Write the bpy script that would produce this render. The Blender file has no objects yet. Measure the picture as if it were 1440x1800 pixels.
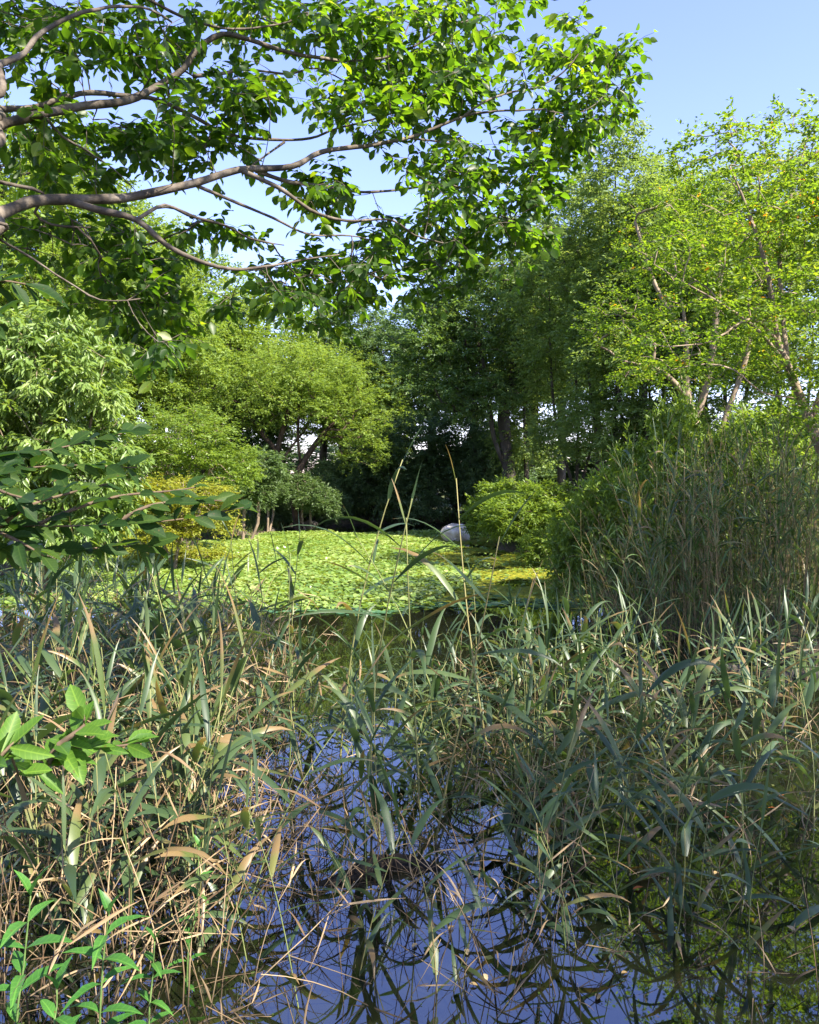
import bpy, math, random
import numpy as np
from mathutils import Vector, Matrix

random.seed(11)
rng = np.random.default_rng(11)
D = bpy.data
SC = bpy.context.scene
COL = SC.collection

# ------------------------------------------------------------------ camera
FPX = 1386.0                      # focal length in pixels of the 1440 x 1800 photograph
EYE = 2.0                         # eye height above the water
PITCH = math.atan(60.0 / FPX)     # looking slightly down
cam_d = D.cameras.new('camera')
cam = D.objects.new('camera', cam_d); COL.objects.link(cam)
cam_d.sensor_fit = 'VERTICAL'; cam_d.sensor_height = 24.0
cam_d.lens = 24.0 * FPX / 1800.0
cam_d.clip_start = 0.05; cam_d.clip_end = 6000
cam.location = (0, 0, EYE)
cam.rotation_euler = (math.radians(90) - PITCH, 0, 0)
SC.camera = cam

# ------------------------------------------------------------------ light
SUN_AZ, SUN_EL = math.radians(131), math.radians(47)
w = D.worlds.new('World'); SC.world = w; w.use_nodes = True
nt = w.node_tree; nt.nodes.clear()
sky = nt.nodes.new('ShaderNodeTexSky'); sky.sky_type = 'NISHITA'; sky.sun_disc = False
sky.sun_elevation = SUN_EL; sky.sun_rotation = SUN_AZ
sky.air_density = 1.0; sky.dust_density = 0.2; sky.ozone_density = 3.0
bg = nt.nodes.new('ShaderNodeBackground'); bg.inputs['Strength'].default_value = 0.115
wo = nt.nodes.new('ShaderNodeOutputWorld')
wb = nt.nodes.new('ShaderNodeMix'); wb.data_type = 'RGBA'; wb.blend_type = 'MULTIPLY'; wb.inputs[0].default_value = 1.0; wb.inputs[7].default_value = (1.10, .92, 1.10, 1)   # even white balance
nt.links.new(sky.outputs[0], wb.inputs[6]); nt.links.new(wb.outputs[2], bg.inputs[0]); nt.links.new(bg.outputs[0], wo.inputs[0])
sun_d = D.lights.new('sun', 'SUN'); sun_d.energy = 5.0; sun_d.angle = math.radians(0.5)
sun_d.color = (1.0, 0.93, 0.80)
sun = D.objects.new('sun', sun_d); COL.objects.link(sun)
SDIR = Vector((math.cos(SUN_EL) * math.sin(SUN_AZ), math.cos(SUN_EL) * math.cos(SUN_AZ), math.sin(SUN_EL)))
sun.rotation_euler = SDIR.to_track_quat('Z', 'Y').to_euler()
sun.location = SDIR * 60
SC.view_settings.view_transform = 'Standard'; SC.view_settings.look = 'None'
SC.view_settings.gamma = 1.0; SC.view_settings.use_curve_mapping = False
SC.view_settings.exposure = 1.85
cy = SC.cycles
cy.max_bounces = 6; cy.diffuse_bounces = 4; cy.glossy_bounces = 3; cy.transmission_bounces = 5; cy.transparent_max_bounces = 6
cy.caustics_reflective = False; cy.caustics_refractive = False

# ------------------------------------------------------------------ helpers
def P(px, py, d):
    """world point at depth y = d that lies along the given photograph direction"""
    a, b = (px - 720.0) / FPX, (900.0 - py) / FPX
    c, s = math.cos(PITCH), math.sin(PITCH)
    v = np.array([a, c + b * s, -s + b * c])
    v *= d / v[1]
    return np.array([v[0], v[1], v[2] + EYE])

def PZ(px, d, z=0.0):
    return np.array([(px - 720.0) / FPX * d, d, z])

def tag(o, label=None, cat=None, group=None, kind=None):
    if label: o['label'] = label
    if cat: o['category'] = cat
    if group: o['group'] = group
    if kind: o['kind'] = kind
    return o

def empty(name, loc=(0, 0, 0)):
    o = D.objects.new(name, None); COL.objects.link(o); o.location = tuple(loc)
    o.empty_display_size = 0.1
    return o

def mkmesh(name, V, F, rnd=None, smooth=False):
    V = np.ascontiguousarray(V, dtype=np.float32).reshape(-1, 3)
    F = np.ascontiguousarray(F, dtype=np.int32).reshape(-1, 3)
    me = D.meshes.new(name)
    me.vertices.add(len(V)); me.vertices.foreach_set('co', V.ravel())
    me.loops.add(F.size); me.loops.foreach_set('vertex_index', F.ravel())
    me.polygons.add(len(F)); me.polygons.foreach_set('loop_start', np.arange(0, F.size, 3, dtype=np.int32))
    if smooth: me.polygons.foreach_set('use_smooth', np.ones(len(F), dtype=bool))
    if rnd is not None:
        at = me.attributes.new('rnd', 'FLOAT', 'POINT')
        at.data.foreach_set('value', np.ascontiguousarray(rnd, dtype=np.float32))
    me.update(calc_edges=True)
    return me

def mobj(name, me, mat, parent=None, **k):
    if mat is not None and not me.materials: me.materials.append(mat)
    o = D.objects.new(name, me); COL.objects.link(o)
    if parent is not None: o.parent = parent
    return tag(o, **k)

def norm(v):
    return v / np.maximum(np.linalg.norm(v, axis=-1, keepdims=True), 1e-9)

def frames(d, n):
    """columns: side, direction, normal"""
    d = norm(d); s = norm(np.cross(d, n)); n2 = np.cross(s, d)
    return np.stack([s, d, n2], axis=-1)

def merge(tv, tf, R, T, S):
    """place template tv/tf at N frames"""
    N = len(T)
    S = np.asarray(S)
    if S.ndim == 1: S = np.repeat(S[:, None], 3, axis=1)
    V = np.einsum('nij,nkj->nki', R, tv[None] * S[:, None, :]) + T[:, None, :]
    F = tf[None] + (np.arange(N) * len(tv))[:, None, None]
    return V.reshape(-1, 3), F.reshape(-1, 3)

def join(parts):
    Vs, Fs, o = [], [], 0
    for V, F in parts:
        V = np.asarray(V).reshape(-1, 3); F = np.asarray(F).reshape(-1, 3)
        Vs.append(V); Fs.append(F + o); o += len(V)
    return np.concatenate(Vs), np.concatenate(Fs)

def tube(pts, rad, k=6, cap=True):
    pts = np.asarray(pts, float); n = len(pts)
    rad = np.broadcast_to(np.asarray(rad, float), (n,))
    t = norm(np.gradient(pts, axis=0))
    ref = np.array([0.13, 0.21, 1.0]) if abs(t[:, 2]).mean() < 0.8 else np.array([1.0, 0.17, 0.1])
    u = norm(np.cross(t, ref)); v = np.cross(t, u)
    a = np.arange(k) * 2 * math.pi / k
    V = pts[:, None] + rad[:, None, None] * (np.cos(a)[None, :, None] * u[:, None] + np.sin(a)[None, :, None] * v[:, None])
    V = V.reshape(-1, 3)
    i, j = np.meshgrid(np.arange(n - 1), np.arange(k), indexing='ij')
    a0 = (i * k + j).ravel(); a1 = (i * k + (j + 1) % k).ravel()
    b0, b1 = a0 + k, a1 + k
    F = np.concatenate([np.stack([a0, a1, b1], 1), np.stack([a0, b1, b0], 1)])
    if cap:
        V = np.concatenate([V, pts[-1:]]); c = len(V) - 1
        e = (n - 1) * k + np.arange(k)
        F = np.concatenate([F, np.stack([e, np.roll(e, -1), np.full(k, c)], 1)])
    return V, F

def smoothline(pts, seg=0.1):
    """Catmull-Rom through points, resampled"""
    p = np.asarray(pts, float)
    if len(p) == 2: p = np.array([p[0], (p[0] + p[1]) / 2, p[1]])
    e = np.concatenate([[2 * p[0] - p[1]], p, [2 * p[-1] - p[-2]]])
    out = []
    for i in range(1, len(e) - 2):
        L = np.linalg.norm(e[i + 1] - e[i]); m = max(2, int(math.ceil(L / seg)))
        t = (np.arange(m) / m)[:, None]
        out.append(0.5 * (2 * e[i] + (e[i + 1] - e[i - 1]) * t + (2 * e[i - 1] - 5 * e[i] + 4 * e[i + 1] - e[i + 2]) * t ** 2
                          + (3 * e[i] - e[i - 1] - 3 * e[i + 1] + e[i + 2]) * t ** 3))
    out.append(p[-1:])
    return np.concatenate(out)

# leaf templates: y along the leaf, z its normal
def leaf_small(w=0.5, fold=0.10):
    V = np.array([[0, 0, 0], [w / 2, .45, fold], [0, 1, 0], [-w / 2, .45, fold]], float)
    return V, np.array([[0, 1, 2], [0, 2, 3]])

def leaf_full(w=0.55, fold=0.10, droop=0.18, prof=(0.0, 0.62, 1.0, 0.72, 0.0), ts=(0.0, .2, .45, .75, 1.0)):
    n = len(ts); V = []; F = []
    for t, p in zip(ts, prof):
        z = -droop * t * t
        V.append([0, t, z])
    mid = list(range(n)); L = []; R = []
    for i in range(1, n - 1):
        t = ts[i]; z = -droop * t * t
        R.append(len(V)); V.append([w / 2 * prof[i], t + .02, z + fold * prof[i]])
        L.append(len(V)); V.append([-w / 2 * prof[i], t + .02, z + fold * prof[i]])
    for S, f in ((R, 1), (L, -1)):
        tri = [[0, S[0], 1]]
        for i in range(len(S) - 1):
            tri += [[mid[i + 1], S[i], S[i + 1]], [mid[i + 1], S[i + 1], mid[i + 2]]]
        tri += [[mid[n - 2], S[-1], mid[n - 1]]]
        F += [t[::f] for t in tri]
    return np.array(V, float), np.array(F)

def blade(L=0.35, w=0.024, a0=0.7, bend=1.2, n=7, twist=0.0, fold=0.25, side=0.0):
    """reed leaf in the local xz plane, starting at the origin; a0 = angle from the vertical"""
    pts = [np.zeros(3)]; ang = a0; dirs = []
    for i in range(n):
        d = np.array([math.sin(ang), side * (i / n) ** 2, math.cos(ang)]); d /= np.linalg.norm(d); dirs.append(d)
        pts.append(pts[-1] + d * L / n); ang += bend / n * (0.4 + 1.2 * i / n)
    dirs.append(dirs[-1]); V = []
    for i, (p, d) in enumerate(zip(pts, dirs)):
        t = i / n
        hw = w / 2 * (0.45 + 0.55 * min(1, t / .25)) * (1 - max(0, (t - .35) / .65) ** 1.5)
        hw = max(hw, 0.0006)
        tw = twist * t
        s0 = np.array([0, 1, 0]); nn = np.cross(d, s0)
        s = s0 * math.cos(tw) + nn * math.sin(tw); nn = np.cross(d, s)
        V += [p - s * hw + -nn * hw * fold, p, p + s * hw - nn * hw * fold]
    F = []
    for i in range(n):
        for c in (0, 1):
            a = i * 3 + c; F += [[a, a + 1, a + 4], [a, a + 4, a + 3]]
    return np.array(V), np.array(F)

# ------------------------------------------------------------------ materials
def newmat(name):
    m = D.materials.new(name); m.use_nodes = True; m.node_tree.nodes.clear()
    return m, m.node_tree

def N(t, typ, **inp):
    n = t.nodes.new(typ)
    for k, v in inp.items():
        if k in n.inputs: n.inputs[k].default_value = v
    return n

def ramp(t, fac, stops):
    r = t.nodes.new('ShaderNodeValToRGB'); cr = r.color_ramp
    while len(cr.elements) < len(stops): cr.elements.new(0.5)
    for e, (p, c) in zip(cr.elements, stops): e.position = p; e.color = (*c, 1)
    t.links.new(fac, r.inputs[0]); return r.outputs[0]

def leafmat(name, stops, tmul=(2.2, 2.0, 1.0), tfac=0.42, rough=0.5, spec=0.35, source='rnd', spots=None, veins=0.0, tips=False):
    m, t = newmat(name)
    if source == 'rnd':
        a = t.nodes.new('ShaderNodeAttribute'); a.attribute_name = 'rnd'; fac = a.outputs['Fac']
    else:
        a = t.nodes.new('ShaderNodeObjectInfo'); fac = a.outputs['Random']
    col = ramp(t, fac, stops)
    if spots:
        tc = t.nodes.new('ShaderNodeTexCoord')
        nz = N(t, 'ShaderNodeTexNoise', Scale=spots[0], Detail=3.0)
        t.links.new(tc.outputs['Object'], nz.inputs['Vector'])
        mr = N(t, 'ShaderNodeMapRange'); mr.inputs[1].default_value = spots[2]; mr.inputs[2].default_value = spots[2] + .12
        t.links.new(nz.outputs['Fac'], mr.inputs[0])
        mx = t.nodes.new('ShaderNodeMix'); mx.data_type = 'RGBA'; mx.inputs[7].default_value = (*spots[1], 1)
        t.links.new(mr.outputs[0], mx.inputs[0]); t.links.new(col, mx.inputs[6]); col = mx.outputs[2]
    def mth(op, a, b_=None, c=None):
        n_ = t.nodes.new('ShaderNodeMath'); n_.operation = op
        for i_, v in enumerate((a, b_, c)):
            if v is None: continue
            if isinstance(v, (int, float)): n_.inputs[i_].default_value = v
            else: t.links.new(v, n_.inputs[i_])
        return n_.outputs[0]
    def blend(f, c0, c1):
        mx_ = t.nodes.new('ShaderNodeMix'); mx_.data_type = 'RGBA'; t.links.new(f, mx_.inputs[0]); t.links.new(c0, mx_.inputs[6])
        if isinstance(c1, tuple): mx_.inputs[7].default_value = (*c1, 1)
        else: t.links.new(c1, mx_.inputs[7])
        return mx_.outputs[2]
    if veins:                                     # midrib and side veins in the leaf's own coordinates
        tc_ = t.nodes.new('ShaderNodeTexCoord'); sp_ = t.nodes.new('ShaderNodeSeparateXYZ'); t.links.new(tc_.outputs['Object'], sp_.inputs[0])
        ax = mth('ABSOLUTE', sp_.outputs['X'])
        mid_ = mth('LESS_THAN', ax, .016)
        sv = mth('LESS_THAN', mth('FRACT', mth('MULTIPLY', mth('SUBTRACT', sp_.outputs['Y'], mth('MULTIPLY', ax, .75)), 8.0)), .16)
        br = t.nodes.new('ShaderNodeMix'); br.data_type = 'RGBA'; br.blend_type = 'MULTIPLY'; br.inputs[0].default_value = 1; br.inputs[7].default_value = (1.9, 1.6, 1.5, 1)
        t.links.new(col, br.inputs[6])
        col = blend(mth('MULTIPLY', mth('MAXIMUM', mid_, mth('MULTIPLY', sv, .5)), veins), col, br.outputs[2])
        nb = N(t, 'ShaderNodeTexNoise', Scale=7.0, Detail=4.0); t.links.new(tc_.outputs['Object'], nb.inputs['Vector'])
        oi_ = t.nodes.new('ShaderNodeObjectInfo')
        va = t.nodes.new('ShaderNodeVectorMath'); va.operation = 'ADD'; t.links.new(tc_.outputs['Object'], va.inputs[0]); t.links.new(mth('MULTIPLY', oi_.outputs['Random'], 40.0), va.inputs[1]); t.links.new(va.outputs[0], nb.inputs['Vector'])
        mk = N(t, 'ShaderNodeMapRange'); mk.inputs[1].default_value = .66; mk.inputs[2].default_value = .72; t.links.new(nb.outputs['Fac'], mk.inputs[0])
        col = blend(mk.outputs[0], col, (.10, .065, .025))
    if tips:                                      # dry brown tips and streaks along a reed blade
        ta = t.nodes.new('ShaderNodeAttribute'); ta.attribute_name = 'tl'
        tr_ = t.nodes.new('ShaderNodeObjectInfo')
        st_ = mth('SUBTRACT', .97, mth('MULTIPLY', mth('POWER', tr_.outputs['Random'], 3.0), .75))
        tm = N(t, 'ShaderNodeMapRange'); t.links.new(ta.outputs['Fac'], tm.inputs[0]); t.links.new(st_, tm.inputs[1]); t.links.new(mth('ADD', st_, .12), tm.inputs[2])
        col = blend(tm.outputs[0], col, (.20, .135, .06))
    b = N(t, 'ShaderNodeBsdfPrincipled', Roughness=rough); b.inputs['Specular IOR Level'].default_value = spec
    t.links.new(col, b.inputs['Base Color'])
    mul = t.nodes.new('ShaderNodeMix'); mul.data_type = 'RGBA'; mul.blend_type = 'MULTIPLY'
    mul.inputs[0].default_value = 1.0; mul.inputs[7].default_value = (*tmul, 1)
    t.links.new(col, mul.inputs[6])
    tr = t.nodes.new('ShaderNodeBsdfTranslucent'); t.links.new(mul.outputs[2], tr.inputs[0])
    ms = t.nodes.new('ShaderNodeMixShader'); ms.inputs[0].default_value = tfac
    t.links.new(b.outputs[0], ms.inputs[1]); t.links.new(tr.outputs[0], ms.inputs[2])
    o = t.nodes.new('ShaderNodeOutputMaterial'); t.links.new(ms.outputs[0], o.inputs[0])
    return m

def solidmat(name, stops, scale=6.0, rough=0.85, stretch=(1, 1, 1), bump=0.3, bscale=30, spec=0.25, rnd=None, mud=None):
    m, t = newmat(name)
    tc = t.nodes.new('ShaderNodeTexCoord'); mp = N(t, 'ShaderNodeMapping', Scale=stretch)
    t.links.new(tc.outputs['Object'], mp.inputs[0])
    nz = N(t, 'ShaderNodeTexNoise', Scale=scale, Detail=6.0, Roughness=.65); t.links.new(mp.outputs[0], nz.inputs['Vector'])
    fac = nz.outputs['Fac']
    if rnd:
        a = t.nodes.new('ShaderNodeObjectInfo') if rnd == 'obj' else t.nodes.new('ShaderNodeAttribute')
        if rnd != 'obj': a.attribute_name = 'rnd'
        ad = t.nodes.new('ShaderNodeMath'); ad.operation = 'MULTIPLY_ADD'; ad.inputs[1].default_value = .35
        t.links.new(nz.outputs['Fac'], ad.inputs[0]); 
        sc = t.nodes.new('ShaderNodeMath'); sc.operation = 'MULTIPLY'; sc.inputs[1].default_value = .75
        t.links.new(a.outputs['Random' if rnd == 'obj' else 'Fac'], sc.inputs[0]); t.links.new(sc.outputs[0], ad.inputs[2]); fac = ad.outputs[0]
    col = ramp(t, fac, stops)
    if mud:
        sx = t.nodes.new('ShaderNodeSeparateXYZ'); ge = t.nodes.new('ShaderNodeNewGeometry'); t.links.new(ge.outputs['Position'], sx.inputs[0])
        mr = N(t, 'ShaderNodeMapRange'); mr.inputs[1].default_value = .02; mr.inputs[2].default_value = .22; t.links.new(sx.outputs['Z'], mr.inputs[0])
        mx = t.nodes.new('ShaderNodeMix'); mx.data_type = 'RGBA'; mx.inputs[6].default_value = (*mud, 1); t.links.new(mr.outputs[0], mx.inputs[0]); t.links.new(col, mx.inputs[7]); col = mx.outputs[2]
    b = N(t, 'ShaderNodeBsdfPrincipled', Roughness=rough); b.inputs['Specular IOR Level'].default_value = spec
    t.links.new(col, b.inputs['Base Color'])
    n2 = N(t, 'ShaderNodeTexNoise', Scale=bscale, Detail=5.0); t.links.new(mp.outputs[0], n2.inputs['Vector'])
    bp = N(t, 'ShaderNodeBump', Strength=bump, Distance=0.02); t.links.new(n2.outputs['Fac'], bp.inputs['Height'])
    t.links.new(bp.outputs[0], b.inputs['Normal'])
    o = t.nodes.new('ShaderNodeOutputMaterial'); t.links.new(b.outputs[0], o.inputs[0])
    return m

M = {}
G = lambda *a: list(a)
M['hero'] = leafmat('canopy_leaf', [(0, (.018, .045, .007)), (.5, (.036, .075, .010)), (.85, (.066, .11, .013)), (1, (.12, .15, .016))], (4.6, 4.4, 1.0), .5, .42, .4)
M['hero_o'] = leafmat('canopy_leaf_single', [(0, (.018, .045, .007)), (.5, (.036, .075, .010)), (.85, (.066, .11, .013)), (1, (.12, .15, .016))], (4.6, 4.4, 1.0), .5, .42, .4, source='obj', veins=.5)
M['shrub_leaf'] = leafmat('shrub_leaf', [(0, (0.015, 0.039, 0.010)), (.6, (0.025, 0.055, 0.012)), (1, (0.042, 0.078, 0.013))], (2.6, 2.6, 1.0), .4, .5, .15, source='obj', veins=.8)  # dark green, with the shrub's shade put into the colour as further darkening
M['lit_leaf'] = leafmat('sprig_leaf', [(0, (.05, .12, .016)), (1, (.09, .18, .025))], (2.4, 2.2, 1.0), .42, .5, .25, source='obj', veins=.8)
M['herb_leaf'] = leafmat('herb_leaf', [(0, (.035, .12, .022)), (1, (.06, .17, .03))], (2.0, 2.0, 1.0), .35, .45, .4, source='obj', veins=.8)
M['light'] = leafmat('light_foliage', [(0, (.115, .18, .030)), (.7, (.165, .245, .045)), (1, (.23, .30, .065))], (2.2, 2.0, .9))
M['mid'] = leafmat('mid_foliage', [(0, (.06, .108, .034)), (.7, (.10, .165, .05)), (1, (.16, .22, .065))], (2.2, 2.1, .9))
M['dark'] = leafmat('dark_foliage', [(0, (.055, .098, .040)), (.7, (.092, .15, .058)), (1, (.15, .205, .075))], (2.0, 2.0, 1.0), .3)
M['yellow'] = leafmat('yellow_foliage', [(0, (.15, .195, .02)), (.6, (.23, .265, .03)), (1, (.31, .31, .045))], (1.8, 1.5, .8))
M['blue'] = leafmat('bluish_foliage', [(0, (.06, .105, .036)), (1, (.12, .17, .06))], (1.8, 1.9, 1.0))
M['bigleaf'] = leafmat('droopy_foliage', [(0, (.11, .18, .04)), (.7, (.17, .25, .06)), (1, (.26, .32, .11))], (2.0, 1.9, .8), .4, .38, .5)
M['myrtle'] = leafmat('myrtle_foliage', [(0, (.052, .10, .016)), (.6, (.095, .155, .022)), (.93, (.155, .195, .025)), (.97, (.34, .14, .025)), (1, (.38, .12, .025))], (3.0, 2.8, .9), .5)
M['slender'] = leafmat('slender_foliage', [(0, (.10, .16, .05)), (.7, (.16, .235, .07)), (1, (.24, .30, .10))], (2.2, 2.0, .9), .45)
M['rust'] = leafmat('rusty_foliage', [(0, (.08, .055, .03)), (1, (.14, .10, .05))], (1.5, 1.3, .8), .25)
M['shrubbright'] = leafmat('bright_shrub_foliage', [(0, (.095, .155, .022)), (.7, (.145, .22, .034)), (1, (.20, .27, .055))], (2.2, 2.0, .9), .42, .4)
REED = [(0, (.032, .060, .024)), (.55, (.056, .092, .034)), (.85, (.088, .122, .034)), (1, (.15, .15, .045))]
M['reed_o'] = leafmat('reed_leaf', REED, (1.7, 1.8, .7), .32, .42, .5, source='obj', spots=(6.0, (.17, .12, .05), .64), tips=True)
M['reed'] = leafmat('reed_leaf_far', REED, (1.7, 1.8, .7), .32, .42, .5)
M['reedstem'] = solidmat('reed_stem', [(0, (.10, .14, .04)), (.5, (.16, .18, .06)), (1, (.26, .22, .09))], 3, .6, bump=.05, rnd='obj')
DRY = [(0.1, (.075, .045, .024)), (.5, (.18, .12, .062)), (.9, (.33, .245, .14))]
M['dry_o'] = solidmat('dry_stalk', DRY, 9, .7, bump=.05, rnd='obj', mud=(.045, .032, .018))
M['dry'] = solidmat('dry_stalk_far', DRY, 9, .7, bump=.05, rnd='rnd', mud=(.045, .032, .018))
M['canestem'] = solidmat('cane_stem', [(.1, (.06, .045, .02)), (.5, (.17, .125, .055)), (.9, (.29, .22, .11))], 3, .7, bump=.05, rnd='obj')
M['canestem_f'] = solidmat('cane_stem_far', [(.1, (.06, .045, .02)), (.5, (.17, .125, .055)), (.9, (.29, .22, .11))], 3, .7, bump=.05, rnd='rnd')
M['cane'] = leafmat('cane_leaf', [(0, (.05, .095, .025)), (.6, (.08, .135, .038)), (.82, (.12, .16, .05)), (1, (.22, .17, .08))], (1.8, 1.8, .7), .35)
M['bark'] = solidmat('grey_bark', [(.3, (.022, .018, .014)), (.55, (.065, .054, .042)), (.75, (.13, .11, .088))], 5, .9, (1, 1, .35), .6, 22)
M['herobark'] = solidmat('smooth_bark', [(.3, (.028, .022, .017)), (.5, (.095, .075, .056)), (.7, (.21, .175, .14))], 7, .75, bump=.35, bscale=40)
M['redbark'] = solidmat('reddish_bark', [(.3, (.022, .015, .011)), (.55, (.07, .046, .03)), (.75, (.15, .10, .065))], 6, .9, (1, 1, .4), .6, 24)
M['palebark'] = solidmat('pale_bark', [(.3, (.10, .075, .052)), (.5, (.22, .165, .115)), (.7, (.36, .28, .20))], 5, .75, (1, 1, .4), .3, 25)
M['stem'] = solidmat('brown_stem', [(.3, (.06, .04, .028)), (.7, (.14, .10, .06))], 20, .8)
M['herbstem'] = solidmat('herb_stem', [(.3, (.06, .11, .03)), (.7, (.10, .15, .04))], 20, .6)
M['pad_o'] = leafmat('pad_leaf_single', [(0, (.05, .135, .06)), (.6, (.08, .18, .08)), (1, (.13, .22, .08))], (1.6, 1.6, .8), .2, .35, .5, source='obj')
M['pad'] = leafmat('pad_leaf', [(0, (.085, .16, .032)), (.5, (.18, .265, .05)), (1, (.34, .40, .14))], (2.0, 1.9, .8), .3, .32, .5)
M['duck'] = leafmat('duckweed_leaf', [(0, (.15, .19, .02)), (.6, (.27, .28, .025)), (1, (.38, .33, .035))], (1.5, 1.5, .8), .2, .5, .3)
M['grass'] = leafmat('bank_grass', [(0, (.04, .08, .018)), (.7, (.075, .12, .025)), (1, (.14, .15, .05))], (1.8, 1.8, .8), .35)
M['fallen_o'] = leafmat('fallen_orange', [(0, (.42, .11, .02)), (1, (.5, .16, .03))], (1, 1, 1), .1)
M['fallen_t'] = leafmat('fallen_tan', [(0, (.30, .20, .08)), (1, (.45, .36, .2))], (1, 1, 1), .1, source='obj')
M['rock'] = solidmat('pale_rock', [(.3, (.34, .26, .18)), (.5, (.60, .52, .42)), (.7, (.78, .74, .68))], 3.5, .9, bump=1.0, bscale=14)
M['stone'] = solidmat('shore_stone', [(.3, (0.035, 0.030, 0.022)), (.7, (0.110, 0.095, 0.075))], 4, .9, bump=.6, bscale=10)
M['log'] = solidmat('wet_log', [(.3, (0.004, 0.003, 0.003)), (.7, (0.017, 0.014, 0.010))], 9, .7, bump=.8, bscale=30, spec=.2)

def ground_mat():
    m, t = newmat('ground_soil')
    tc = t.nodes.new('ShaderNodeTexCoord')
    n1 = N(t, 'ShaderNodeTexNoise', Scale=.5, Detail=8.0, Roughness=.7); t.links.new(tc.outputs['Object'], n1.inputs['Vector'])
    n2 = N(t, 'ShaderNodeTexNoise', Scale=9.0, Detail=8.0, Roughness=.7); t.links.new(tc.outputs['Object'], n2.inputs['Vector'])
    soil = ramp(t, n2.outputs['Fac'], [(.3, (.035, .026, .016)), (.55, (.085, .062, .036)), (.75, (.16, .12, .07))])
    green = ramp(t, n2.outputs['Fac'], [(.3, (.03, .05, .012)), (.7, (.085, .12, .03))])
    geo = t.nodes.new('ShaderNodeNewGeometry'); sx = t.nodes.new('ShaderNodeSeparateXYZ'); t.links.new(geo.outputs['Position'], sx.inputs[0])
    mr = N(t, 'ShaderNodeMapRange'); mr.inputs[1].default_value = .12; mr.inputs[2].default_value = .4
    t.links.new(sx.outputs['Z'], mr.inputs[0])
    mm = t.nodes.new('ShaderNodeMath'); mm.operation = 'MULTIPLY'; t.links.new(mr.outputs[0], mm.inputs[0])
    r1 = N(t, 'ShaderNodeMapRange'); r1.inputs[1].default_value = .35; r1.inputs[2].default_value = .6; t.links.new(n1.outputs['Fac'], r1.inputs[0])
    t.links.new(r1.outputs[0], mm.inputs[1])
    mx = t.nodes.new('ShaderNodeMix'); mx.data_type = 'RGBA'
    t.links.new(mm.outputs[0], mx.inputs[0]); t.links.new(soil, mx.inputs[6]); t.links.new(green, mx.inputs[7])
    b = N(t, 'ShaderNodeBsdfPrincipled', Roughness=.95); t.links.new(mx.outputs[2], b.inputs['Base Color'])
    bp = N(t, 'ShaderNodeBump', Strength=.6, Distance=.03); t.links.new(n2.outputs['Fac'], bp.inputs['Height']); t.links.new(bp.outputs[0], b.inputs['Normal'])
    o = t.nodes.new('ShaderNodeOutputMaterial'); t.links.new(b.outputs[0], o.inputs[0])
    return m
M['ground'] = ground_mat()

def water_mat():
    m, t = newmat('pond_water')
    tc = t.nodes.new('ShaderNodeTexCoord')
    n1 = N(t, 'ShaderNodeTexNoise', Scale=2.2, Detail=2.0); t.links.new(tc.outputs['Object'], n1.inputs['Vector'])
    bp = N(t, 'ShaderNodeBump', Strength=.05, Distance=.02); t.links.new(n1.outputs['Fac'], bp.inputs['Height'])
    gl = N(t, 'ShaderNodeBsdfGlossy', Roughness=.015); gl.inputs['Color'].default_value = (.80, .84, 1.0, 1); t.links.new(bp.outputs[0], gl.inputs['Normal'])
    murk = N(t, 'ShaderNodeBsdfDiffuse'); murk.inputs['Color'].default_value = (.020, .022, .010, 1)
    tr = N(t, 'ShaderNodeBsdfTransparent'); tr.inputs['Color'].default_value = (.40, .36, .24, 1)
    m1 = t.nodes.new('ShaderNodeMixShader'); m1.inputs[0].default_value = .6
    t.links.new(murk.outputs[0], m1.inputs[1]); t.links.new(tr.outputs[0], m1.inputs[2])
    fr = N(t, 'ShaderNodeFresnel', IOR=2.9)
    m2 = t.nodes.new('ShaderNodeMixShader'); t.links.new(fr.outputs[0], m2.inputs[0])
    t.links.new(m1.outputs[0], m2.inputs[1]); t.links.new(gl.outputs[0], m2.inputs[2])
    o = t.nodes.new('ShaderNodeOutputMaterial'); t.links.new(m2.outputs[0], o.inputs[0])
    return m
M['water'] = water_mat()

# ------------------------------------------------------------------ the setting
POND = np.array([(-12, 2.3), (-6, 2.1), (0, 2.2), (4, 2.3), (7.5, 3.2), (7.6, 6.0), (5.5, 7.9), (3.4, 9.2), (2.9, 11), (3.2, 14), (4.1, 17), (3.2, 20),
                 (2.4, 22), (3.2, 25.5), (5.0, 29), (4.2, 33.5), (0.5, 35), (-3.0, 34), (-4.6, 31), (-5.4, 27), (-7.2, 23.5), (-8.0, 19), (-8.6, 14), (-11, 9), (-13, 5)])

def pond_sd(x, y):
    """signed distance to the pond outline, negative inside"""
    p = np.stack([x, y], -1); a = POND; b = np.roll(POND, -1, axis=0)
    best = np.full(x.shape, 1e9); ins = np.zeros(x.shape, bool)
    for (ax, ay), (bx, by) in zip(a, b):
        e = np.array([bx - ax, by - ay]); v = p - np.array([ax, ay])
        t = np.clip((v @ e) / (e @ e), 0, 1)
        best = np.minimum(best, np.hypot(v[..., 0] - t * e[0], v[..., 1] - t * e[1]))
        c = ((ay > y) != (by > y)) & (x < (bx - ax) * (y - ay) / ((by - ay) if by != ay else 1e-9) + ax)
        ins ^= c
    return np.where(ins, -best, best)

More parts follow.
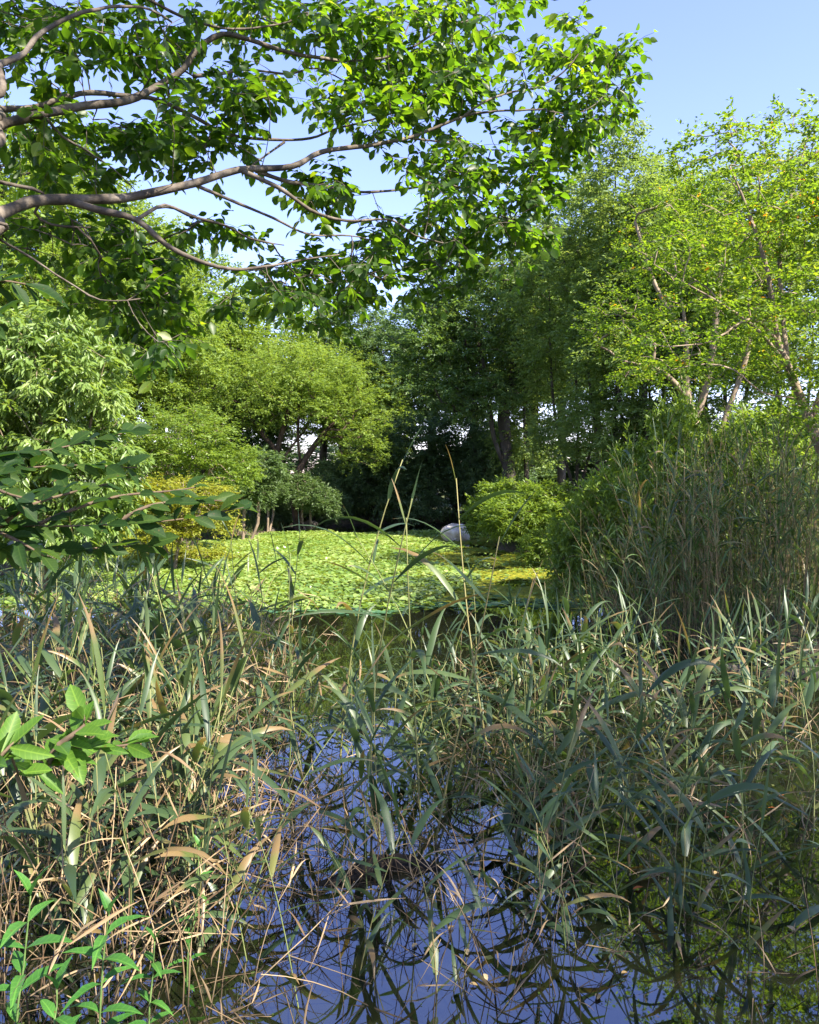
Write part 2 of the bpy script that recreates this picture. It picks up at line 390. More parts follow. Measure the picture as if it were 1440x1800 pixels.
def hgt(x, y):
    x = np.asarray(x, float); y = np.asarray(y, float)
    s = pond_sd(x, y) + .25 * np.sin(x * 1.3 + y * .7) * np.sin(y * .9 - x * .4)
    up = .38 * (1 - np.exp(-np.maximum(s, 0) / .7)) + .018 * np.clip(s, 0, 25)
    dn = -.55 * (1 - np.exp(np.minimum(s, 0) / 1.1))
    z = np.where(s > 0, up, dn)
    return z + .03 * np.sin(2.1 * x + .5 * y) * np.sin(1.7 * y) * (s > 0.4)

xs = np.concatenate([[-3000, -800, -250, -100, -50, -30], np.arange(-20, 18.1, .4), [25, 40, 70, 150, 400, 1000, 3000]])
ys = np.concatenate([[-3000, -500, -100, -30, -10], np.arange(-5, 48.1, .4), [55, 70, 100, 200, 500, 1500, 4000]])
gx, gy = np.meshgrid(xs, ys, indexing='ij')
gz = hgt(gx, gy)
nx, ny = gx.shape
i, j = np.meshgrid(np.arange(nx - 1), np.arange(ny - 1), indexing='ij'); q = (i * ny + j).ravel()
gF = np.concatenate([np.stack([q, q + ny, q + ny + 1], 1), np.stack([q, q + ny + 1, q + 1], 1)])
mobj('ground', mkmesh('ground', np.stack([gx, gy, gz], -1), gF, smooth=True), M['ground'], kind='structure')
mobj('pond_water', mkmesh('pond_water', [(-14, .8, 0), (9, .8, 0), (9, 37, 0), (-14, 37, 0)], [[0, 1, 2], [0, 2, 3]]), M['water'], kind='structure')

# ------------------------------------------------------------------ tree growing
class Skel:
    def __init__(s): s.p = []; s.par = []
    def add(s, pt, par): s.p.append(np.asarray(pt, float)); s.par.append(par); return len(s.p) - 1

def grow(trunks, clumps, zmin, seg=.35, r0=.15, rtip=.008, jit=.12, uparch=.14, upcost=.8):
    """trunk polylines and a branch out to every clump; returns chains of (points, radii) and each clump's growth direction"""
    S = Skel()
    for tr in trunks:
        pts = smoothline(tr, seg)
        par = -1
        if S.p:
            A = np.array(S.p); k = int(np.argmin(((A - pts[0]) ** 2).sum(1)))
            if np.linalg.norm(A[k] - pts[0]) < .8: par = k
        for q in pts: par = S.add(q, par)
    n0 = len(S.p); A = np.array(S.p)
    d0 = np.sqrt(((clumps[:, None] - A[None]) ** 2).sum(2)).min(1)
    order = np.argsort(d0); tipdir = np.zeros_like(clumps); tips = np.zeros(len(clumps), int)
    cap = 200000; buf = np.empty((cap, 3)); buf[:n0] = A; cnt = n0
    for ci in order:
        c = clumps[ci]; B = buf[:cnt]
        df = B - c; dd = np.sqrt((df ** 2).sum(1))
        cost = dd + upcost * np.maximum(0, df[:, 2] + .1 * dd) + 50 * (B[:, 2] < zmin)
        k = int(np.argmin(cost)); p = B[k].copy(); L = dd[k]
        m = max(2, int(math.ceil(L / seg)))
        mid = (p + c) / 2 + np.array([0, 0, uparch * L]) + rng.normal(0, jit * L * .5, 3)
        par = k
        for t in (np.arange(1, m + 1) / m):
            q = (1 - t) ** 2 * p + 2 * t * (1 - t) * mid + t * t * c
            buf[cnt] = q; S.par.append(par); par = cnt; cnt += 1
        tips[ci] = par
        tipdir[ci] = c - mid
    par = np.array(S.par); pos = buf[:cnt]
    cn = np.zeros(cnt); haskid = np.zeros(cnt, bool); haskid[par[par >= 0]] = True
    cn[~haskid] = 1
    for k in range(cnt - 1, -1, -1):
        if par[k] >= 0: cn[par[k]] += cn[k]
    e = math.log(max(r0 / rtip, 1.1)) / math.log(max(cn.max(), 2))
    rad = rtip * cn ** e
    main = {}
    for k in range(cnt):
        q = par[k]
        if q >= 0 and (q not in main or cn[k] > cn[main[q]]): main[q] = k
    chains = []
    for k in range(cnt):
        q = par[k]
        if q >= 0 and main[q] == k: continue
        idx = [k]
        while idx[-1] in main: idx.append(main[idx[-1]])
        pts = pos[idx]; rr = rad[idx]
        if q >= 0:
            pts = np.concatenate([pos[q:q + 1], pts]); rr = np.concatenate([[min(rad[q], rr[0] * 1.25)], rr])
        if len(pts) >= 2: chains.append((pts, rr))
    return chains, norm(tipdir)

def sprays(clumps, dirs, ntw, nlf, tlen, leaf_len, droop=.25, spread=.9, upn=.9, flat=.5, lenvar=.3):
    """leaf frames on twigs that radiate from each clump; returns R, T, S, rnd and the twigs"""
    Mc = len(clumps)
    tv = norm(dirs)[:, None, :] * .7 + rng.normal(0, spread, (Mc, ntw, 3)) * np.array([1, 1, flat])
    tv = norm(tv)
    tl = tlen * rng.uniform(.6, 1.25, (Mc, ntw))
    t = (np.arange(nlf) + .6) / nlf
    t = t[None, None] + rng.uniform(-.06, .06, (Mc, ntw, nlf))
    pos = clumps[:, None, None] + tv[:, :, None] * (tl[..., None] * t)[..., None]
    pos[..., 2] -= .25 * tlen * t ** 2 * droop
    pos += rng.normal(0, tlen * .05, pos.shape)
    up = np.array([0, 0, 1.0])
    side = norm(np.cross(tv, up))[:, :, None] * np.where(np.arange(nlf) % 2 == 0, 1, -1)[None, None, :, None]
    ld = tv[:, :, None] * .75 + side * .85 + rng.normal(0, .35, pos.shape) - up * droop
    nn = up * upn + rng.normal(0, .5, pos.shape)
    R = frames(ld.reshape(-1, 3), nn.reshape(-1, 3))
    n = R.shape[0]
    S = leaf_len * rng.uniform(1 - lenvar, 1 + lenvar, n)
    cl = rng.uniform(0, 1, Mc)[:, None, None] * .5 + rng.uniform(0, .5, (Mc, ntw, nlf))
    tw = (clumps[:, None] + np.zeros_like(tv), clumps[:, None] + tv * tl[..., None])
    return R, pos.reshape(-1, 3), S, cl.reshape(-1), tw

def in_lobes(lobes, n, shell=.55, low=-.75):
    """clump centres in a union of ellipsoids, denser towards the outside"""
    vol = np.array([(l[3] * l[4] * l[5]) ** .75 for l in lobes]); vol /= vol.sum()
    out = []
    for l, k in zip(lobes, np.round(vol * n).astype(int)):
        v = norm(rng.normal(0, 1, (k * 2 + 8, 3))); v = v[v[:, 2] > low][:k]
        r = rng.uniform(shell ** 3, 1, (len(v), 1)) ** (1 / 3) * rng.uniform(.85, 1.1, (len(v), 1))
        out.append(np.array(l[:3]) + v * r * np.array(l[3:6]))
    return np.concatenate(out)

def tubes(chains, kbig=8):
    return join([tube(p, r, kbig if r.max() > .05 else (5 if r.max() > .018 else 3), cap=False) for p, r in chains])

def tree(name, label, cat, base, trunks, lobes, mat, bark, group=None, nclump=300, ntw=5, nlf=9, tlen=.5, leaf=.09, w=.5, r0=.15, rtip=.007,
         shell=.5, low=-.75, zmin=None, droop=.25, flat=.5, upn=.9, seg=.4, uparch=.14, spread=.9):
    """all coordinates relative to the base"""
    base = np.asarray(base, float)
    cl = in_lobes(lobes, int(nclump * 1.6), shell, low); nlf += 3; leaf *= 1.25
    cl = cl[cl[:, 2] > .15]
    zm = zmin if zmin is not None else max(.1, min(l[2] - l[5] for l in lobes) - .6)
    ch, dr = grow([np.asarray(t, float) for t in trunks], cl, zm, seg=seg, r0=r0, rtip=rtip, uparch=uparch)
    root = empty(name, base); tag(root, label, cat, group)
    ch.sort(key=lambda c: -c[1].max())
    nt_ = len(trunks)
    for c in ch[:nt_]: mobj('trunk', mkmesh('trunk', *tube(c[0], c[1], 10, False), smooth=True), bark, root)
    rest = ch[nt_:]
    if rest: mobj('branches', mkmesh('branches', *tubes(rest, 6), smooth=True), bark, root, kind='stuff')
    R, T, S, rn, _ = sprays(cl, dr, ntw, nlf, tlen, leaf, droop, spread=spread, flat=flat, upn=upn)
    tv, tf = leaf_small(w)
    V, F = merge(tv, tf, R, T, S)
    mobj('crown', mkmesh('crown', V, F, np.repeat(rn, len(tv))), mat, root, kind='stuff')
    return root

def copy_tree(o, parent=None):
    c = o.copy(); COL.objects.link(c); c.parent = parent
    for chd in list(o.children): copy_tree(chd, c)
    return c

def replant(src, loc, rz, s, label):
    c = copy_tree(src); c.location = tuple(loc); c.rotation_euler = (0, 0, rz); c.scale = (s[0], s[0], s[1]); c['label'] = label
    return c

def gnd(px, d, dz=0.0):
    x = (px - 720) / FPX * d
    return np.array([x, d, float(hgt(np.array([x]), np.array([d]))[0]) - .05 + dz])

# ---- far row of park trees: bare trunks with sky between, crowns above
GR = 'park trees standing in a row behind the pond'
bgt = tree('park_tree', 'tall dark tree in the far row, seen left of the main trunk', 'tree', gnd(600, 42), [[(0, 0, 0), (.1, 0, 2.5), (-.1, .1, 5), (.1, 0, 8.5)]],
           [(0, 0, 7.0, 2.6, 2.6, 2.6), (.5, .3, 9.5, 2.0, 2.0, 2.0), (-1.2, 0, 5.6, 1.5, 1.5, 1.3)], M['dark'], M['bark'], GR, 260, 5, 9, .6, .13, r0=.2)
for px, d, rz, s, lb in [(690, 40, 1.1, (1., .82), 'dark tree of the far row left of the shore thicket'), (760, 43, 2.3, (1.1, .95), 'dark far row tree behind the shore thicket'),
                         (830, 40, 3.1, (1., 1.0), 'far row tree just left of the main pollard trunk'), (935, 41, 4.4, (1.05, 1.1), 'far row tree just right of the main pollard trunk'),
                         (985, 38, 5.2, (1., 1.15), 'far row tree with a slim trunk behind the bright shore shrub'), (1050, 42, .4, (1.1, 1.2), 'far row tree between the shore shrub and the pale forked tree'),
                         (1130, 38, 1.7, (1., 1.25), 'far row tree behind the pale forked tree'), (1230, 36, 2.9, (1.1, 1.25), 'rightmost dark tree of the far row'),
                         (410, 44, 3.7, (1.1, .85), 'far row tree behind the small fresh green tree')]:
    replant(bgt, gnd(px, d), rz, s, lb)

# ---- yellow-green wood on the left behind the pond
GL = 'tall yellow green trees behind the left bank'
hill = tree('broadleaf_tree', 'tall yellow green tree right above the red barked willow', 'tree', gnd(470, 39), [[(0, 0, 0), (.2, 0, 3), (-.1, .2, 6), (.1, 0, 9.5)]],
            [(0, 0, 8.6, 3.0, 3.0, 2.6), (-2.2, .2, 6.6, 2.3, 2.3, 2.0), (2.1, -.3, 6.4, 2.2, 2.2, 2.1), (0, -1.2, 5.0, 2.4, 2.2, 1.8)], M['light'], M['bark'], GL, 420, 5, 10, .6, .12, r0=.22)
for px, d, rz, s, lb in [(350, 36, 1.0, (1.05, 1.05), 'tall yellow green tree behind the small fresh green tree'), (235, 34, 2.2, (1.1, 1.2), 'tall yellow green tree left of the hanging dark leaf cluster'),
                         (110, 30, 3.5, (1.1, 1.25), 'tall yellow green tree showing through the canopy at far left'), (570, 42, 4.6, (.9, .92), 'yellow green tree just left of the gap of sky'),
                         (290, 30, 2.7, (.75, .8), 'yellow green tree rising right behind the small fresh green tree'), (180, 26, 4.9, (.8, .85), 'yellow green tree between the drooping leaves and the small fresh green tree'), (400, 35, 5.9, (.8, .78), 'yellow green tree left of the willow crown'), (640, 40, 2.0, (.8, .7), 'yellow green tree right of the willow crown'),
                         (10, 28, 5.6, (1.1, 1.3), 'tall yellow green tree at the left edge behind the drooping leaves'), (655, 44, .6, (.75, .66), 'low green tree under the gap of sky in the centre')]:
    replant(hill, gnd(px, d), rz, s, lb)

tree('conifer', 'rusty brown conifer top showing below the gap of sky', 'conifer', gnd(645, 50), [[(0, 0, 0), (0, 0, 5), (0, 0, 10)]],
     [(0, 0, 8.2, 1.3, 1.3, 2.4), (0, 0, 6.0, 1.8, 1.8, 1.8)], M['rust'], M['bark'], None, 150, 5, 10, .4, .12, w=.3, r0=.2)

# ---- willow with reddish limbs, leaning over the left shore
tree('willow_tree', 'round crowned willow with leaning reddish limbs on the left shore', 'tree', gnd(515, 29.5),
     [[(.25, 0, 0), (.15, 0, 1.1), (-.05, 0, 1.9), (-.5, 0, 2.6), (-.55, .1, 3.4), (-.2, .1, 4.6), (.1, 0, 5.8)], [(-.05, 0, 1.9), (.3, .1, 2.7), (.9, .1, 3.6), (1.6, 0, 4.4)],
      [(-.5, 0, 2.6), (-.2, 0, 3.2), (.5, .2, 4.2), (.9, .2, 5.4)], [(-.55, .1, 3.2), (-1.2, 0, 4.0), (-1.8, 0, 4.9)], [(.3, .1, 2.7), (.25, -.3, 3.6), (.3, -.4, 5)]],
     [(.1, 0, 5.9, 2.3, 2.2, 1.5), (-1.9, 0, 4.7, 1.4, 1.4, 1.1), (2.2, 0, 4.4, 1.5, 1.4, 1.2), (.3, -1.0, 5.0, 1.8, 1.4, 1.2), (1.3, -.3, 5.7, 1.5, 1.4, 1.1), (-1.0, .2, 5.6, 1.5, 1.4, 1.1), (2.6, .2, 3.2, 1.0, 1.0, .8)], M['light'], M['redbark'], None, 520, 5, 10, .45, .085, w=.34, r0=.21, rtip=.007, zmin=2.6)

# ---- small trees and shrubs along the left bank
tree('small_tree', 'small fresh green tree with many thin stems on the left bank', 'tree', gnd(325, 21),
     [[(.1, 0, 0), (0, 0, 1.2), (-.3, 0, 2.2), (-.6, 0, 3.4)], [(.1, 0, 0), (.2, 0, 1.2), (.1, 0, 2.2), (.2, .1, 3.8)], [(.1, 0, 0), (.5, 0, 1.3), (1.0, 0, 2.4)], [(.1, 0, .1), (.3, 0, 1.2), (.6, .2, 2.6), (.8, .2, 3.5)]],
     [(-.1, 0, 3.4, 1.5, 1.5, 1.0), (.9, 0, 2.7, 1.1, 1.2, .7), (-1.0, 0, 2.9, 1.0, 1.0, .8)], M['shrubbright'], M['palebark'], None, 300, 5, 9, .35, .07, w=.42, r0=.06, rtip=.005, zmin=1.5, flat=.3)
tree('maple_shrub', 'spreading golden yellow maple on the left bank', 'maple', gnd(300, 17.0),
     [[(0, 0, 0), (.1, 0, .8), (.3, 0, 1.6), (.8, 0, 2.1)], [(.1, 0, .5), (-.3, 0, 1.4), (-.8, 0, 2.0)]],
     [(.2, 0, 2.15, 1.2, 1.0, .38), (-.8, 0, 2.05, 1.0, .9, .4), (.8, -.2, 1.6, .7, .7, .25), (-.3, -.3, 1.4, .9, .7, .3)], M['yellow'], M['palebark'], None, 260, 5, 9, .28, .055, w=.5, r0=.05, rtip=.004, zmin=.8, flat=.15, upn=1.5)
tree('maple_shrub', 'low lime yellow maple spray just above the waterline at left', 'maple', gnd(330, 19),
     [[(0, 0, 0), (.1, 0, .3), (.3, 0, .6)]], [(.1, 0, .55, 1.1, .8, .3), (-.8, 0, .6, .8, .7, .3)], M['yellow'], M['palebark'], None, 150, 5, 9, .28, .055, r0=.03, rtip=.004, flat=.2, upn=1.4)
tree('shrub', 'soft bluish green shrub between the small tree and the willow', 'shrub', gnd(425, 24.5),
     [[(0, 0, 0), (.05, 0, .9), (.1, 0, 2.0)], [(.1, 0, .1), (.5, 0, 1), (.5, 0, 1.7)]], [(-.1, 0, 2.1, 1.0, .9, .6), (.6, 0, 2.7, .7, .7, .5), (-.6, 0, 1.8, .6, .6, .4)], M['blue'], M['palebark'], None, 170, 5, 9, .35, .08, r0=.07, rtip=.005, zmin=1)
bsh = D.objects['shrub']
for px, d, rz, sc_, lb in [(470, 28.0, 1.2, (.8, .75), 'soft green shrub in front of the left foot of the willow'), (548, 28.8, 2.6, (.85, .8), 'soft green shrub in front of the right foot of the willow')]:
    c = replant(bsh, gnd(px, d), rz, sc_, lb); c['group'] = 'soft green shrubs along the left shore'
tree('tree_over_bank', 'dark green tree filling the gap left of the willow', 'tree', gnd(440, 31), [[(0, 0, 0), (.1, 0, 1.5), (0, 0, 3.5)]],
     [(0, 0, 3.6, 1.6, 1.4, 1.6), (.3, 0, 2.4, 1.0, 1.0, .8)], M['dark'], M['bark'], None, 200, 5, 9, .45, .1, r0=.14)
tree('hedge', 'sunlit yellow green hedge behind the willow trunk', 'hedge', gnd(485, 38), [[(0, 0, 0), (0, 0, .6), (0, 0, 1.0)]],
     [(-1.6, 0, .8, 1.2, .8, .75), (0, 0, .8, 1.3, .8, .8), (1.4, 0, .8, 1.2, .8, .7)], M['light'], M['stem'], None, 200, 5, 9, .35, .09, r0=.05, shell=.8)

# ---- tree with long drooping leaves at the left
tree('drooping_leaf_tree', 'leafy tree with long drooping pale green leaves at left edge', 'tree', gnd(85, 14.0),
     [[(0, 0, 0), (-.2, 0, 1.5), (-.1, 0, 3.0), (-.2, 0, 5.2)], [(-.2, 0, 1.2), (.5, 0, 2.4), (.8, 0, 3.6), (1.0, 0, 4.4)], [(-.1, 0, .8), (-.9, 0, 2.2), (-1.3, 0, 4.0)]],
     [(0, 0, 4.1, 1.5, 1.3, 1.5), (.5, 0, 2.6, 1.2, 1.1, 1.0), (-1.2, 0, 3.2, 1.2, 1.2, 1.6), (.1, -.3, 1.7, 1.3, 1.0, .8)], M['bigleaf'], M['palebark'], None, 330, 5, 8, .34, .15, w=.27, r0=.09, rtip=.005, zmin=1.0, droop=1.0)

# ---- dark thicket hanging over the far shore
GT = 'dark thicket bushes overhanging the far shore'
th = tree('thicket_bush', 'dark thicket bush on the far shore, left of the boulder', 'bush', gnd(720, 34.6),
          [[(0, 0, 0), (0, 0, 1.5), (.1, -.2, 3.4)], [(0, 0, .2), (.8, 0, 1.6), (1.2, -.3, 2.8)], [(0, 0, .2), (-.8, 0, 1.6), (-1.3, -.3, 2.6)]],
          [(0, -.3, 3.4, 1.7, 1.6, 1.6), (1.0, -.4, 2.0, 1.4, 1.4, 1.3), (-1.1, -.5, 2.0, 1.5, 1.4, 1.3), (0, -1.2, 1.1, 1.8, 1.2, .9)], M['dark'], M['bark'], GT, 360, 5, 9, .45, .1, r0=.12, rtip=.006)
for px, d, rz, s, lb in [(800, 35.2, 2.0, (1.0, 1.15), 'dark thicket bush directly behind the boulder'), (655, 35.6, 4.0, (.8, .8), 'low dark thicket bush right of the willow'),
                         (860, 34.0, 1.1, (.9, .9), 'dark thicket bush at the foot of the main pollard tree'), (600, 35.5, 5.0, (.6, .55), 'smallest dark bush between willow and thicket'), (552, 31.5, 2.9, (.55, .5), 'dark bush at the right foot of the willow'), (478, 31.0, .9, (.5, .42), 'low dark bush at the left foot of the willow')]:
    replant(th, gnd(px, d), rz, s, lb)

GF = 'low bushes far behind the row of trunks'
for px, d, rz, s, lb in [(560, 56, .5, (2.2, .75), 'far low bushes seen between willow limbs'), (690, 60, 1.6, (2.2, .7), 'far low bushes seen between trunks left of the thicket'), (860, 57, 2.9, (2.2, .75), 'far low bushes seen left of the main pollard trunk'),
                         (990, 60, 4.1, (2.4, .8), 'far low bushes seen right of the main pollard trunk'), (1120, 56, 5.5, (2.4, .8), 'far low bushes behind the pale forked tree'), (1290, 52, .9, (2.4, .85), 'far low bushes behind the arching tree'), (330, 54, 2.2, (2.4, .8), 'far low bushes behind the small fresh green tree')]:
    c = replant(th, gnd(px, d), rz, s, lb); c['group'] = GF; c.name = 'far_bush'

# ---- main pollard tree right of the boulder
pol = tree('pollard_tree', 'big pollard tree with thick trunk and upright limbs behind the boulder', 'tree', gnd(893, 30),
     [[(.1, 0, 0), (.05, 0, 1.5), (0, 0, 2.6), (-.15, 0, 4.0), (-.2, 0, 5.2), (-.35, 0, 7.5)], [(-.15, 0, 4.6), (.15, 0, 5.8), (.2, .1, 8.3)], [(-.2, 0, 4.8), (-.8, 0, 5.6), (-1.2, 0, 7.5)],
      [(-.15, 0, 4.4), (.6, .2, 5.4), (1.1, 0, 7.0)], [(0, 0, 2.3), (-.5, -.1, 3.5), (-.7, 0, 4.6), (-1.2, 0, 5.2)]],
     [(-.2, 0, 7.6, 2.5, 2.0, 2.2), (-1.8, .3, 9.2, 1.6, 1.5, 1.3), (1.3, .3, 9.0, 1.7, 1.5, 1.4), (-2.2, 0, 5.7, 1.7, 1.6, 1.5), (1.6, 0, 6.2, 1.7, 1.6, 1.6), (-3.0, 0, 7.2, 1.5, 1.5, 1.3), (-.8, -.8, 4.8, 1.8, 1.2, .8)], M['mid'], M['bark'], None, 600, 5, 9, .5, .1, r0=.24, rtip=.007, zmin=3.9)

pol.scale = (1.08, 1.08, 1.10)

# ---- slender tall trees behind the right bank
GS = 'tall slender trees behind the right bank'
sl = tree('slender_tree', 'tall slender pale green tree right of the canopy tip', 'tree', gnd(1010, 26),
          [[(0, 0, 0), (.1, 0, 3), (.0, 0, 6), (.2, 0, 11.2)], [(.05, 0, .8), (.8, 0, 4), (1.1, 0, 8)], [(.05, 0, 1.0), (-.7, 0, 4), (-.9, 0, 8.2)]],
          [(0, 0, 10.0, 1.1, 1.1, 1.9), (.9, 0, 8.0, 1.2, 1.2, 1.8), (-.9, 0, 7.6, 1.2, 1.2, 1.8), (0, 0, 5.6, 1.8, 1.6, 1.5), (.2, 0, 3.2, 1.7, 1.5, 1.2)], M['slender'], M['bark'], GS, 400, 5, 10, .5, .10, w=.40, r0=.085, rtip=.005, zmin=1.6)
for px, d, rz, s, lb in [(925, 31, 1.3, (1.05, 1.06), 'slender tree rising behind the main pollard tree'), (1085, 23, 2.6, (1.0, 1.0), 'slender tree directly left of the pale forked tree'),
                         (1130, 21.8, 5.6, (.95, .85), 'slender tree left of the pale forked tree, nearest of its kind'), (1165, 24, 3.9, (1.0, .93), 'slender tall tree behind the pale forked tree'), (1270, 21, 5.0, (1.0, .84), 'slender tree behind the arching right hand tree'),
                         (1390, 19, .7, (1.0, .80), 'slender tree at the right edge behind the arching tree')]:
    replant(sl, gnd(px, d), rz, s, lb)

# ---- pale forked tree behind the cane clump
tree('forked_tree', 'pale barked forked tree rising behind the tall canes', 'tree', gnd(1218, 15.5),
     [[(0, 0, 0), (0, 0, 1.4), (-.02, 0, 2.7), (-.15, 0, 3.3), (-.2, 0, 4.6), (-.5, 0, 6.2)], [(-.02, 0, 2.7), (.2, 0, 3.3), (.35, 0, 4.2), (.5, 0, 6)], [(.55, 0, 0), (.5, 0, 1.6), (.55, 0, 2.6), (.95, 0, 3.8), (1.2, 0, 5)],
      [(-.15, 0, 3.2), (-.7, -.2, 3.7), (-1.5, -.2, 3.9)], [(-.2, 0, 4.4), (-.8, 0, 5.4), (-1.2, 0, 6.6)]],
     [(-.3, 0, 6.3, 1.3, 1.2, 1.2), (.8, 0, 5.8, 1.2, 1.2, 1.2), (-1.4, -.2, 4.6, 1.0, 1.0, .7), (1.2, .2, 4.4, 1.0, 1.0, .7), (-.9, -.5, 3.6, .9, .7, .4)], M['myrtle'], M['palebark'], None, 300, 4, 9, .36, .055, w=.5, r0=.14, rtip=.005, zmin=3.0)

c = copy_tree(D.objects['forked_tree']); c.location = tuple(np.array([8.2, 5.0, .4])); c.rotation_euler = (0, 0, 2.2); c.scale = (1.25, 1.25, 1.15)
c['label'] = 'tree on the right bank just outside the frame, mirrored dark in the near water'
c = copy_tree(D.objects['forked_tree']); c.location = (4.9, .2, .4); c.rotation_euler = (0, 0, .9); c.scale = (.85, .85, .95)  # out-of-view copy added to cast dappled shade on the front reeds
c['label'] = 'unseen tree added on the near bank to dapple the front reeds'
# ---- arching tree at the right edge
def rel(b, L): return [tuple(P(*q) - b) for q in L]
rb = gnd(1500, 10.2)
tree('arching_tree', 'leaning tree with arching branches and small yellow green leaves at right edge', 'tree', rb,
     [[(0, 0, 0)] + rel(rb, [(1462, 850, 10.2), (1425, 745, 10.2), (1392, 660, 10.2), (1368, 600, 10.2), (1350, 480, 10.2), (1315, 370, 10.3), (1282, 290, 10.4)]),
      rel(rb, [(1375, 630, 10.2), (1330, 578, 10.0), (1270, 535, 9.9), (1200, 495, 9.8), (1150, 465, 9.8)]),
      rel(rb, [(1385, 640, 10.2), (1375, 540, 10.5), (1372, 430, 10.6), (1395, 330, 10.8), (1420, 240, 10.8)]),
      rel(rb, [(1400, 700, 10.2), (1340, 690, 9.8), (1290, 650, 9.6), (1240, 640, 9.5), (1180, 650, 9.5)]),
      rel(rb, [(1425, 745, 10.2), (1470, 600, 10.2), (1500, 400, 10.4)]),
      rel(rb, [(1368, 600, 10.2), (1320, 560, 10.0), (1250, 600, 9.8), (1170, 610, 9.8)])],
     [tuple(P(1260, 290, 10.4) - rb) + (.65, .8, .55), tuple(P(1400, 260, 10.8) - rb) + (.7, .8, .6), tuple(P(1330, 400, 10.3) - rb) + (.9, .9, .7), tuple(P(1440, 400, 10.3) - rb) + (.7, .9, .8),
      tuple(P(1190, 440, 10) - rb) + (.55, .7, .35), tuple(P(1240, 520, 10) - rb) + (.7, .8, .5), tuple(P(1390, 550, 10) - rb) + (.6, .9, .6), tuple(P(1190, 620, 9.7) - rb) + (.6, .7, .3),
      tuple(P(1330, 640, 9.9) - rb) + (.7, .7, .4), tuple(P(1440, 700, 9.9) - rb) + (.5, .7, .7), tuple(P(1560, 350, 10.4) - rb) + (1.0, 1.2, 1.2), tuple(P(1600, 560, 10.4) - rb) + (.9, 1.2, .9)],
     M['myrtle'], M['palebark'], None, 420, 4, 9, .27, .05, w=.52, r0=.068, rtip=.004, zmin=2.0, shell=.3, seg=.25)

# ---- shrubs on the right bank
GB = 'bright leafy shrubs on the right bank'
sh = tree('leafy_shrub', 'bright leafy shrub overhanging the water right of the boulder', 'shrub', gnd(950, 21.0),
          [[(0, 0, 0), (.1, 0, .5), (.2, 0, 1.2)], [(0, 0, 0), (-.5, -.1, .5), (-.8, -.1, 1.0)], [(0, 0, 0), (.5, .1, .5), (.9, 0, .9)]],
          [(.1, 0, 1.0, .9, .9, .7), (-.8, -.2, .75, .8, .8, .6), (.9, 0, .8, .8, .8, .55)], M['shrubbright'], M['stem'], GB, 200, 5, 8, .28, .10, w=.3, r0=.04, rtip=.004, spread=.7)
for px, d, rz, s, lb in [(890, 23.0, 2.0, (.95, 1.1), 'darker leafy shrub just right of the boulder'), (1120, 13.6, 4.0, (.8, 1.4), 'bright shrub rising behind the cane clump, left one'),
                         (1190, 13.0, 1.0, (.7, 1.75), 'bright shrub rising behind the cane clump below the pale fork'), (1010, 17.6, 3.0, (.7, .8), 'low bright shrub at the left foot of the cane clump'),
                         (1075, 11.4, 2.4, (.55, 1.25), 'bright shrub rising out of the left end of the cane clump'), (1280, 12.4, .3, (.6, 1.45), 'bright shrub behind the canes right of the pale fork'),
                         (1340, 14, 5.1, (1.2, 1.7), 'sunlit shrub behind the canes near the right edge')]:
    replant(sh, gnd(px, d), rz, s, lb)

# ------------------------------------------------------------------ boulder, shore stones
def stone_mesh(name, sx, sy, sz, seed, sub=3, cuts=9):
    import bmesh
    r = np.random.default_rng(seed)
    bm = bmesh.new(); bmesh.ops.create_icosphere(bm, subdivisions=sub, radius=1)
    V = np.array([v.co for v in bm.verts]); F = np.array([[v.index for v in f.verts] for f in bm.faces]); bm.free()
    for _ in range(cuts):
        n = norm(r.normal(0, 1, 3)); h = r.uniform(.5, .85)
        d = V @ n; V = V - np.maximum(0, d - h)[:, None] * n * .92
    V += .03 * np.sin(V[:, [1, 2, 0]] * 9 + seed) + r.normal(0, .012, V.shape)
    return mkmesh(name, V * np.array([sx, sy, sz]), F)
o = mobj('boulder', stone_mesh('boulder', .52, .42, .44, 9, 4, 14), M['rock'], label='pale angular boulder standing in the pond plants', cat='boulder'); o.location = (P(801, 940, 25.0)[0], 25.0, .14); o.rotation_euler = (0, 0, .4)
for q, (px, d, s, lb) in enumerate([(545, 31.2, .38, 'largest brown shore stone below the willow'), (513, 30.6, .25, 'shore stone left of the largest one below the willow'), (470, 29.0, .3, 'flat shore stone left of the willow'),
                                    (440, 28.0, .22, 'small shore stone left of the flat one'), (575, 32.3, .25, 'shore stone right of the largest one below the willow')]):
    o = mobj('shore_stone', stone_mesh('shore_stone', s, s * .8, s * .7, 20 + q, 2), M['stone'], label=lb, cat='stone', group='stones along the left shore')
    g = gnd(px, d); o.location = (g[0], g[1], .08)
for q, (px, d, s, lb) in enumerate([(1300, 7.9, .2, 'dark bank stone behind the right hand reeds, left one'), (1375, 7.7, .24, 'dark bank stone behind the right hand reeds, middle one'), (1440, 7.8, .22, 'dark bank stone behind the reeds at right edge')]):
    o = mobj('bank_stone', stone_mesh('bank_stone', s, s * .7, s * .5, 40 + q, 2), M['stone'], label=lb, cat='stone', group='stones along the right bank')
    o.location = tuple(PZ(px, d, .03))

# ------------------------------------------------------------------ floating plants
def scatter(n, ymin, ymax, fn):
    out = []
    while sum(len(a) for a in out) < n:
        y = rng.uniform(ymin, ymax, n); x = rng.uniform(-9.5, 5, n)
        k = (pond_sd(x, y) < -.12) & fn(x, y); out.append(np.stack([x[k], y[k]], 1))
    return np.concatenate(out)[:n]

